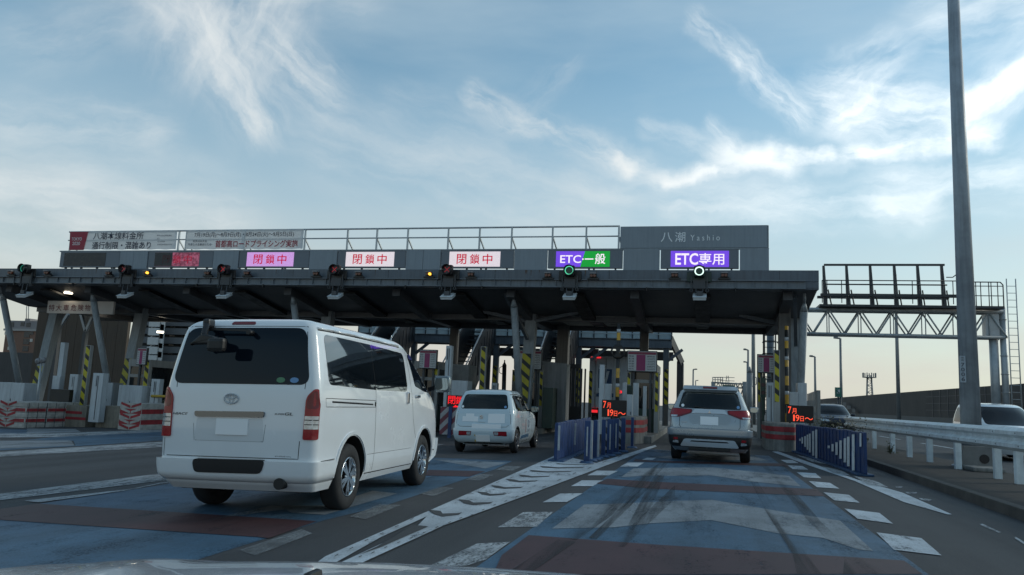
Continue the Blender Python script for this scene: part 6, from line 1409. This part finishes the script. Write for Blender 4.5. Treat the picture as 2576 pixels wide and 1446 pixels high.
for sd in ('right', 'left'):
    K.patch('side_window', ksA, sd, glass_p, kei, off=-.004, thick=.006); K.patch('side_window', ksB, sd, glass_c, kei, off=-.004, thick=.006)
    b = MB(); K.seam([(.40, 1.34), (.9, 1.352), (1.7, 1.33)], sd, b, .02, .003)
    K.seam([(1.155, 1.32), (1.155, .94)], sd, b, .075, .002); b.out('window_trim', trim_b, kei, local=True)
    b = MB(); K.seam([(1.155, .94), (1.12, .5), (1.0, .32)], sd, b); K.seam([(2.25, .93), (2.28, .6), (2.2, .3)], sd, b); K.seam([(.48, .96), (.62, .72), (.84, .55), (.92, .4)], sd, b, .006); b.out('panel_gap', seam_m, kei, local=True)
    s = 1 if sd == 'right' else -1
    for y in (.98, 2.02): b = MB(); hx = K.hit(sd, y, .83)[0].x; b.box((hx+s*.012, y, .83), (.03, .15, .03)); b.out('door_handle', white_k, kei, local=True, bevel=.012)
    mirror_ear(kei, (s*.845, 2.08, 1.0), (.19, .11, .14), mat('mirror_shell_green_grey', (.10, .14, .14), .2, var=0, coat=.5), mirror_g, s)
    f = (lambda q: q) if s > 0 else mirror
    tl = K.patch('tail_lamp', f(rpoly([(.275, .405), (.575, .40), (.565, .50), (.255, .495)], .02)), 'rear', lens_dr, kei, off=.029, thick=.02, step=.05)
    K.patch('clear_lens', f(rpoly([(.285, .42), (.365, .42), (.355, .482), (.275, .482)], .01)), 'rear', lens_w, tl, off=.031, thick=.003, step=.04); K.patch('red_lens', f(rpoly([(.375, .42), (.565, .415), (.555, .485), (.368, .482)], .01)), 'rear', lens_red, tl, off=.031, thick=.003, step=.04)
    K.patch('headlamp', f(rpoly([(.38, .70), (.62, .70), (.64, .84), (.45, .82)], .04)), 'front', lens_w, kei, off=.008)
K.band('rear_bumper', white_k, kei, .22, .56, .30, lambda t: .022*min(1, t*5, (1.1-t)*8)+.003)
b = MB(); K.seam([(-.64, .82), (-.645, .67), (-.55, .60), (.55, .60), (.645, .67), (.64, .82), (.60, 1.0)], 'rear', b, .009); K.seam([(-.60, 1.0), (-.64, .82)], 'rear', b, .008); b.out('panel_gap', seam_m, kei, local=True)
K.patch('number_plate', [(-.155, .28), (.175, .28), (.175, .42), (-.155, .42)], 'rear', plate_m, kei, off=.034, thick=.004, step=.2)
b = MB(); K.patch('plate_frame', [(-.185, .27), (-.165, .27), (-.165, .43), (-.185, .43)], 'rear', mat('yellow_plate_edge', (.55, .38, .03), .5, var=0), kei, off=.030, thick=.004, step=.2)
K.patch('lower_valance', rpoly([(-.48, .225), (.48, .225), (.40, .25), (-.40, .25)], .01), 'rear', trim_b, kei, off=.026, thick=.01)
for q in ([(-.50, .715), (-.115, .715), (-.115, .83), (-.22, .83), (-.22, .895), (-.42, .895), (-.42, .83), (-.50, .83)], [(.12, .685), (.51, .685), (.51, .895), (.12, .895)], [(-.255, .555), (.43, .555), (.43, .655), (-.255, .655)]):
    K.patch('blank_mask_panel', q, 'rear', plate_m, kei, off=.006 if q[0][1] > .6 else .02, thick=.003, step=.12)  # added blank panels covering unknown tailgate lettering, no stickers of the car
b = MB(); y0 = K.hit('rear', -.04, .81)[0].y-.012; sp = [(-.075, .80), (-.04, .78), (-.005, .80), (-.075, .835), (-.04, .855), (-.005, .835)]
for a, c in ((0, 1), (1, 2), (2, 3), (3, 4), (4, 5)): b.beam((sp[a][0], y0, sp[a][1]), (sp[c][0], y0, sp[c][1]), .016, .008, (0, 1, 0))
b.out('emblem', chrome, kei, local=True)
K.patch('tailgate_handle', rpoly([(-.10, .70), (.06, .70), (.06, .722), (-.10, .722)], .01), 'rear', white_k, kei, off=.02, thick=.01)
for cx_, m_ in ((-.525, plate_m), (.50, MATS['blue_sticker'])): K.patch('sticker', [(cx_+.03*math.cos(i*.52), 1.055+.03*math.sin(i*.52)) for i in range(12)], 'rear', m_, kei, off=.001, thick=.001, step=.03)
# lettering and marks on the doors
Mr = Matrix(((0, 0, 0, 0), (1, 0, 0, 0), (0, 0, 1, 0), (0, 0, 0, 1)))
def sidetext(car, par, body, y0, y1, z0, z1, m, bold=0):
    hx = max(car.hit('right', y0, z0)[0].x, car.hit('right', y1, z1)[0].x)+.004
    return text(par, 'lettering', body, y0, y1, z0, z1, 0, m, bold, M=Matrix.Translation((hx, 0, 0)) @ Mr, local=True)
redink = mat('faded_red_ink', (.45, .20, .20), .6, var=0); blu = mat('dark_blue_letter', (.05, .07, .16), .5, var=0)
sidetext(K, kei, '安全運転', .95, 1.32, .60, .68, mat('faded_pink_ink', (.46, .34, .36), .6, var=0), .01); sidetext(K, kei, '教習所', 1.0, 1.3, .53, .58, MATS['faded_pink_ink'])
b = MB(); hx = K.hit('right', 1.42, .6)[0].x+.004; b.prism([(1.40, .42), (1.47, .55), (1.45, .74), (1.50, .78), (1.47, .70), (1.52, .62), (1.48, .50)], 'x', hx, hx+.002); b.out('red_mark', mat('red_mark_paint', (.40, .06, .05), .5, var=0), kei, local=True)
sidetext(K, kei, 'D', 1.78, 1.92, .55, .74, blu, .01); sidetext(K, kei, '― ―', 1.68, 2.02, .50, .512, blu, .03); sidetext(K, kei, '自動車教習', 1.70, 2.0, .455, .485, blu)
K.patch('blue_side_panel', [(.92, .30), (1.95, .32), (1.9, .40), (1.0, .385)], 'right', mat('blue_livery', (.06, .14, .24), .3, var=0), kei, off=.002, thick=.002)
for y in (.50, 2.98):
    for s in (-1, 1): wheel(kei, s*.655, y, .275, .15, 8, s, .64)
seats(kei, [(-.32, 1.55, .62), (.32, 1.55, .62), (-.3, .80, .60), (.3, .80, .60)])
cbox('dashboard', (-.62, 2.15, .70), (.62, 2.45, .97), seat_m, kei); cbox('floor_pan', (-.6, .3, .24), (.6, 3.0, .30), trim_b, kei, 0)

# --- silver car
S = Car([(.24,.80,.20,4.48),(.36,.87,.07,4.60),(.52,.895,.03,4.66),(.70,.905,.03,4.68),(.86,.905,.05,4.66),(.98,.90,.08,4.52),(1.04,.893,.10,4.20),(1.09,.885,.115,3.72),(1.15,.868,.14,3.42),(1.25,.825,.21,3.20),(1.40,.765,.31,2.92),(1.52,.715,.39,2.66),(1.59,.675,.44,2.46),(1.635,.61,.50,2.26),(1.66,.52,.58,2.08),(1.68,.36,.72,1.88),(1.69,.18,.95,1.7)], rr=.17, rf=.38, bulge_r=.08, bulge_f=.28, taper=(0, 0, .03, .07))
silver = mat('silver_car_paint', (.36, .39, .41), .30, metal=.4, var=.02, vs=.8, coat=.7)
ssA = rpoly([(.55, 1.22), (.95, 1.13), (1.02, 1.13), (1.02, 1.50), (.78, 1.49)], .03); ssB = rpoly([(1.08, 1.12), (1.92, 1.10), (1.92, 1.525), (1.08, 1.51)], .03); ssC = rpoly([(1.98, 1.10), (2.98, 1.08), (3.12, 1.12), (2.62, 1.42), (2.40, 1.52), (1.98, 1.53)], .04)
sr = rpoly([(-.70, 1.19), (.70, 1.19), (.60, 1.575), (-.60, 1.575)], .07); sf = rpoly([(-.75, 1.20), (.75, 1.20), (.62, 1.57), (-.62, 1.57)], .06)
suv = cabin_car(S, 'silver_suv', 'silver sport utility car seen from behind in the lane straight ahead', (.1325, 18.36, 0), -.035, 0, silver, (.92, 3.59), .36, .40, .90, [ssA, ssB, ssC], sr, sf, 1.12, 1.62, .06, 1.0, 3.1)
S.patch('rear_window', sr, 'rear', glass_p, suv, off=-.004, thick=.006); S.patch('windscreen', sf, 'front', glass_c, suv, off=-.004, thick=.006)
gr_ = S.patch
for sd in ('right', 'left'):
    s = 1 if sd == 'right' else -1; f = (lambda q: q) if s > 0 else mirror
    for q in (ssA, ssB, ssC): S.patch('side_window', q, sd, glass_p, suv, off=-.004, thick=.006)
    tl = S.patch('tail_lamp', f(rpoly([(.40, 1.085), (.68, .985), (.885, .985), (.89, 1.16), (.83, 1.185), (.38, 1.165)], [.02, .03, .03, .03, .03, .03])), 'rear', lens_dr, suv, off=.012, thick=.03, step=.05)
    S.patch('red_lens', f(rpoly([(.43, 1.10), (.66, 1.03), (.84, 1.03), (.85, 1.14), (.82, 1.165), (.42, 1.15)], .02)), 'rear', lens_red, tl, off=.014, thick=.003, step=.05); S.patch('clear_lens', f(rpoly([(.72, .992), (.85, .992), (.86, 1.025), (.70, 1.028)], .008)), 'rear', lens_w, tl, off=.0145, thick=.003, step=.04)
    S.patch('side_lens', rpoly([(.27, 1.0), (.42, 1.04), (.50, 1.10), (.28, 1.13)], .02), sd, lens_red, tl, off=.010, thick=.02, step=.05)
    rf_ = S.patch('reflector_lamp', f(rpoly([(.655, .41), (.79, .43), (.83, .53), (.68, .55)], .03)), 'rear', trim_b, suv, off=.046, thick=.02, step=.05)
    S.patch('red_lens', f(rpoly([(.68, .49), (.80, .485), (.815, .525), (.69, .54)], .01)), 'rear', lens_red, rf_, off=.049, thick=.003, step=.04); S.patch('clear_lens', f(rpoly([(.665, .42), (.775, .435), (.79, .475), (.675, .48)], .015)), 'rear', lens_w, rf_, off=.049, thick=.003, step=.04)
    b = MB(); S.seam([(2.95, 1.07), (3.0, .7), (2.95, .4)], sd, b); S.seam([(1.95, 1.10), (1.93, .4)], sd, b); S.seam([(1.02, 1.12), (1.2, .8), (1.3, .5)], sd, b); b.out('panel_gap', seam_m, suv, local=True)
    mirror_ear(suv, (s*1.02, 2.85, 1.20), (.22, .12, .16), silver, mirror_g, s)
    b = MB(); pr = [(s*.60, .75, 1.665), (s*.60, .85, 1.705), (s*.595, 1.6, 1.725), (s*.58, 2.2, 1.70), (s*.57, 2.3, 1.665)]; b.tube([Vector(q) for q in pr], .018, n=8); b.out('roof_rail', alloy, suv, local=True)
    for y in (1.3, 2.2): b = MB(); hx = S.hit(sd, y, .98)[0].x; b.box((hx+s*.014, y, .98), (.035, .18, .035)); b.out('door_handle', silver, suv, local=True, bevel=.014)
    S.patch('headlamp', f(rpoly([(.45, .86), (.80, .86), (.82, .97), (.5, .95)], .03)), 'front', lens_w, suv, off=.008)
    for y in (.92, 3.59): wheel(suv, s*.775, y, .345, .22, 7, s, .66)
S.patch('rear_spoiler', rpoly([(-.60, 1.578), (.60, 1.578), (.565, 1.645), (-.565, 1.645)], .04), 'rear', silver, suv, off=.075, thick=.02)
S.patch('high_stop_lamp', rpoly([(-.16, 1.605), (.16, 1.605), (.15, 1.63), (-.15, 1.63)], .01), 'rear', lens_dr, suv, off=.08, thick=.01, step=.04)
S.patch('chrome_garnish', rpoly([(-.40, 1.07), (-.30, 1.085), (.30, 1.085), (.40, 1.07), (.33, 1.165), (.22, 1.175), (-.22, 1.175), (-.33, 1.165)], .01), 'rear', mat('bright_garnish', (.62, .65, .67), .22, metal=.35, var=0, coat=.5), suv, off=.02, thick=.02)
b = MB(); y0 = S.hit('rear', 0, 1.12)[0].y-.034
def dia(cx, cz, a, L=.036, wd=.013):
    d = Vector((math.cos(a), 0, math.sin(a))); n = Vector((-d.z, 0, d.x)); c = Vector((cx, y0, cz)); q = [c, c+d*L*.5+n*wd, c+d*L, c+d*L*.5-n*wd]; b.prism([(p.x, p.z) for p in q], 'y', y0-.004, y0+.004)
for a in (90, 210, 330): dia(0, 1.118, R(a))
b.out('emblem', chrome, suv, local=True)
S.patch('licence_recess', rpoly([(-.46, .92), (-.38, .85), (.38, .85), (.46, .92), (.46, 1.04), (-.46, 1.04)], .04), 'rear', mat('silver_recess', (.34, .365, .38), .35, metal=.4, var=0), suv, off=.003, thick=.01)
S.patch('number_plate', [(-.20, .835), (.19, .835), (.19, 1.015), (-.20, 1.015)], 'rear', plate_m, suv, off=.016, thick=.004, step=.2)
S.band('rear_bumper', silver, suv, .56, .76, .42, lambda t: .05*min(1, t*6, (1.05-t)*7)+.003)
S.band('lower_bumper', trim_b, suv, .33, .595, .45, lambda t: .035*min(1, t*3+.2, (1.25-t)*5)+.002)
sk = S.patch('skid_plate', rpoly([(-.64, .365), (.64, .365), (.54, .52), (-.54, .52)], .05), 'rear', MATS['bright_garnish'], suv, off=.052, thick=.02)
S.patch('skid_slot', rpoly([(-.42, .465), (.42, .465), (.38, .485), (-.38, .485)], .008), 'rear', trim_b, sk, off=.056, thick=.004)
b = MB(); S.seam([(-.66, 1.02), (-.66, .80), (-.58, .70), (.58, .70), (.66, .80), (.66, 1.02)], 'rear', b, .010, .004); b.out('panel_gap', seam_m, suv, local=True)
for x in (-.26, .26, -.6, .6): S.patch('parking_sensor', [(x+.02*math.cos(i*.63), .655+.02*math.sin(i*.63)) for i in range(10)], 'rear', trim_b if abs(x) > .5 else silver, suv, off=.056, thick=.004, step=.03)
ctext_rear(suv, 'OUTLANDER', -.62, -.44, .865, .885, S.hit('rear', -.55, .88)[0].y-.008, chrome, .01)
for cx_, m_ in ((-.60, plate_m), (.62, MATS['blue_sticker'])): S.patch('sticker', [(cx_+.034*math.cos(i*.52), 1.25+.034*math.sin(i*.52)) for i in range(12)], 'rear', m_, suv, off=.001, thick=.001, step=.03)
b = MB(); b.beam((0, S.hit('rear', 0, 1.2)[0].y-.02, 1.2), (-.34, S.hit('rear', -.34, 1.235)[0].y-.02, 1.235), .02, .02); b.out('rear_wiper', trim_b, suv, local=True)
seats(suv, [(-.38, 2.0, .72), (.38, 2.0, .72), (-.38, 1.05, .70), (.38, 1.05, .70)])
cbox('dashboard', (-.75, 2.85, .85), (.75, 3.2, 1.16), seat_m, suv); cbox('floor_pan', (-.75, .4, .26), (.75, 4.2, .32), trim_b, suv, 0); cbox('inner_mirror', (-.12, 2.55, 1.44), (.12, 2.58, 1.51), trim_b, suv, .01)
cbox('exhaust', (-.45, .08, .26), (.45, .3, .32), trim_b, suv, .01)

# --- container truck ahead in the second lane
tx, ty = -4.62, 41.5; z = zg(tx)
tk = T('container_truck', 'grey box truck seen from behind with a blue emblem, beyond the booths', 'truck', (tx, ty, z))
box_m = mat('grey_truck_box', (.58, .63, .66), .5, var=.12, vs=.8)
cz = P(1540, 897, ty).z-z
b = MB(); b.box2((-1.25, .05, .95), (1.25, 8.5, cz)); b.out('cargo_box', box_m, tk, local=True, bevel=.03)
for s in (-1, 1): b = MB(); b.box2((s*.02, 0, 1.0), (s*1.2, .05, cz-.12)); b.out('rear_door', box_m, tk, local=True, bevel=.01)
b = MB()
for x in (-.9, -.35, .35, .9): b.cyl((x, -.03, 1.0), (x, -.03, cz-.1), .022); b.box2((x-.06, -.05, 1.7), (x+.12, -.02, 1.76))
b.out('locking_bar', galv, tk, local=True)
b = MB(); b.box2((-.75, -.012, 2.0), (-.05, -.001, 3.0)); o = b.out('blue_emblem', mat('truck_blue', (.025, .07, .16), .5, var=0), tk, local=True); b = MB(); b.prism([(-.45, 2.3), (-.32, 2.3), (-.18, 2.9), (-.3, 2.9)], 'y', -.018, -.0125); b.out('emblem_stroke', box_m, o, local=True)
b = MB(); b.box2((-.85, -.012, 1.55), (.05, -.001, 1.75)); b.out('blue_lettering', MATS['truck_blue'], tk, local=True)
for s in (-1, 1): b = MB(); b.box2((s*.75, -.06, .72), (s*1.15, .0, .86)); b.out('tail_lamp', emit_mat('lit_tail_lamp', (.9, .03, .04), .9) if s < 0 else MATS['lit_tail_lamp'], tk, local=True)
b = MB(); b.box2((-1.15, -.03, cz-.1), (-.65, .0, cz-.03)); b.out('marker_lamp', MATS['lit_tail_lamp'], tk, local=True)
b = MB(); b.box2((-1.2, 0, .55), (1.2, .25, .70)); b.box2((-.5, .3, .6), (.5, 9, .94)); b.box2((-1.15, 8.8, .5), (1.15, 10.8, 2.7)); b.out('chassis_cab', dark_in, tk, local=True)
for y in (1.6, 2.7, 9.6):
    for s in (-1, 1): b = MB(); b.lathe([(-.15, .02), (-.15, .48), (.15, .48), (.15, .02)], (s*1.0, y, .5), 'x', 24); b.out('wheel', tyre_m, tk, local=True)

# --- two cars on the other carriageway, coming towards us
def oncoming(car, name, lb, loc, rz, paint, glass, sidew, fr, lamps, wy, wr_r):
    t = T(name, lb, 'car', loc, rz, group='cars on the far carriageway'); car.bvh(); o = tmp(car.body(k=4), [paint, wheel_in]); o.name = 'body'; boolean_diff(o, arches(o, wy, wr_r, wr_r+.07, car.w(.6), .22)); o.parent = t
    car.patch('windscreen', fr, 'front', mat('dark_windscreen', (.012, .014, .018), .12, var=0, spec=.12), t, off=.003)
    for sd in ('right', 'left'):
        for q in sidew: car.patch('side_window', q, sd, glass, t, off=.003)
    for s in (1, -1):
        f = (lambda q: q) if s > 0 else mirror
        car.patch('headlamp', f(lamps), 'front', lens_w, t, off=.008)
        mirror_ear(t, (s*(car.w(1.0)+.11), car.yf(1.1)-.75, 1.12), (.2, .12, .15), paint, mirror_g, s)
        for y in wy: wheel(t, s*(car.w(.6)-.13), y, wr_r, .2, 7, s, .62)
    b = MB(); car.patch('front_grille', rpoly([(-.45, .55), (.45, .55), (.5, .70), (-.5, .70)], .03), 'front', trim_b, t, off=.006)
    car.patch('number_plate', [(-.17, .40), (.17, .40), (.17, .52), (-.17, .52)], 'front', plate_m, t, off=.02, thick=.004, step=.2)
    return t
MV = Car([(.2,.78,.2,4.3),(.4,.85,.06,4.42),(.65,.865,.03,4.45),(.85,.865,.05,4.40),(.97,.86,.07,4.15),(1.05,.85,.09,3.75),(1.15,.84,.11,3.5),(1.35,.80,.17,3.1),(1.55,.745,.25,2.72),(1.66,.70,.31,2.45),(1.71,.62,.38,2.25),(1.735,.45,.55,2.0),(1.745,.2,.8,1.8)], rr=.2, rf=.42, bulge_r=.06, bulge_f=.26, taper=(0, 0, .03, .06))
mvw = [rpoly([(.45, 1.1), (1.6, 1.08), (1.6, 1.58), (.55, 1.58)], .05), rpoly([(1.66, 1.08), (3.2, 1.05), (2.75, 1.40), (2.5, 1.56), (1.66, 1.58)], .05)]
p = P(2500, 1060, 19.0)
oncoming(MV, 'white_minivan', 'white minivan with a dark windscreen behind the thick light pole', (9.3, 31.0, 0), math.pi, white_p, glass_d, mvw, rpoly([(-.74, 1.06), (.74, 1.06), (.64, 1.62), (-.64, 1.62)], .08), rpoly([(.42, .72), (.80, .70), (.82, .86), (.5, .82)], .03), (.9, 3.5), .33)
NV = Car([(.2,.78,.2,4.3),(.4,.87,.06,4.5),(.7,.89,.03,4.55),(.95,.885,.05,4.4),(1.03,.87,.08,3.7),(1.1,.85,.10,3.3),(1.3,.78,.2,2.95),(1.5,.70,.32,2.55),(1.6,.64,.40,2.3),(1.65,.5,.5,2.05),(1.67,.25,.8,1.8)], rr=.2, rf=.42, bulge_r=.06, bulge_f=.26, taper=(0, 0, .03, .06))
nvp = P(2087, 1040, 46)
oncoming(NV, 'navy_car', 'dark navy car with one shining headlamp beyond the ribbed screen', (nvp.x+.1, 48, 0), math.pi, mat('navy_car_paint', (.012, .018, .04), .35, var=.03, coat=.25), glass_d, [rpoly([(.5, 1.1), (1.7, 1.08), (1.7, 1.48), (.7, 1.48)], .05), rpoly([(1.76, 1.08), (3.0, 1.06), (2.4, 1.48), (1.76, 1.5)], .05)], rpoly([(-.74, 1.1), (.74, 1.1), (.62, 1.55), (-.62, 1.55)], .08), rpoly([(.45, .76), (.82, .78), (.84, .90), (.5, .86)], .03), (.9, 3.6), .34)
# --- the bonnet of the car the picture is taken from
hd = T('camera_car', 'silvery white bonnet of a car along the bottom edge of the photo', 'car', (-.35, 1.3, .0))
ridge = [P(px, py+13, 1.42) for px, py in ((-260,1440),(0,1422),(300,1418),(600,1417),(900,1424),(1200,1441),(1400,1456),(1700,1490))]
crown = pchip([q.x for q in ridge], [q.z for q in ridge])
b = MB(); nx, ny = 36, 16; gr_ = []; X0, X1 = -1.56, .40
for i in range(nx+1):
    u = -1+2*i/nx; x = X0+(X1-X0)*i/nx; row = []
    for j in range(ny+1):
        v = j/ny; y = .72+v*(1.25-.36*abs(u)**3); zz = crown(x)-.30*max(0, y-1.42)**1.6-.022*max(0, 1.42-y)-.05*max(0, abs(u)-.93)*3+.008*math.sin(min(1, max(0, (abs(u)-.5)/.25))*math.pi)
        row.append(b.bm.verts.new((x, y, zz)))
    gr_.append(row)
HZ = crown(-.4)
for i in range(nx):
    for j in range(ny): b.bm.faces.new((gr_[i][j], gr_[i+1][j], gr_[i+1][j+1], gr_[i][j+1])).smooth = True
bon = b.out('bonnet', mat('bonnet_paint', (.46, .50, .54), .25, metal=.25, var=.03, coat=.7), hd); sm = bon.modifiers.new('s', 'SOLIDIFY'); sm.thickness = .02; sm.offset = -1
b = MB(); b.box2((-1.2, .40, .70), (.5, .74, HZ-.05)); b.out('cowl', trim_b, hd, bevel=.02)
p = P(787, 1440, 1.0); b = MB(); b.box((p.x, 1.0, p.z-.027), (.014, .04, .06)); b.out('washer_nozzle', trim_b, hd, bevel=.008)
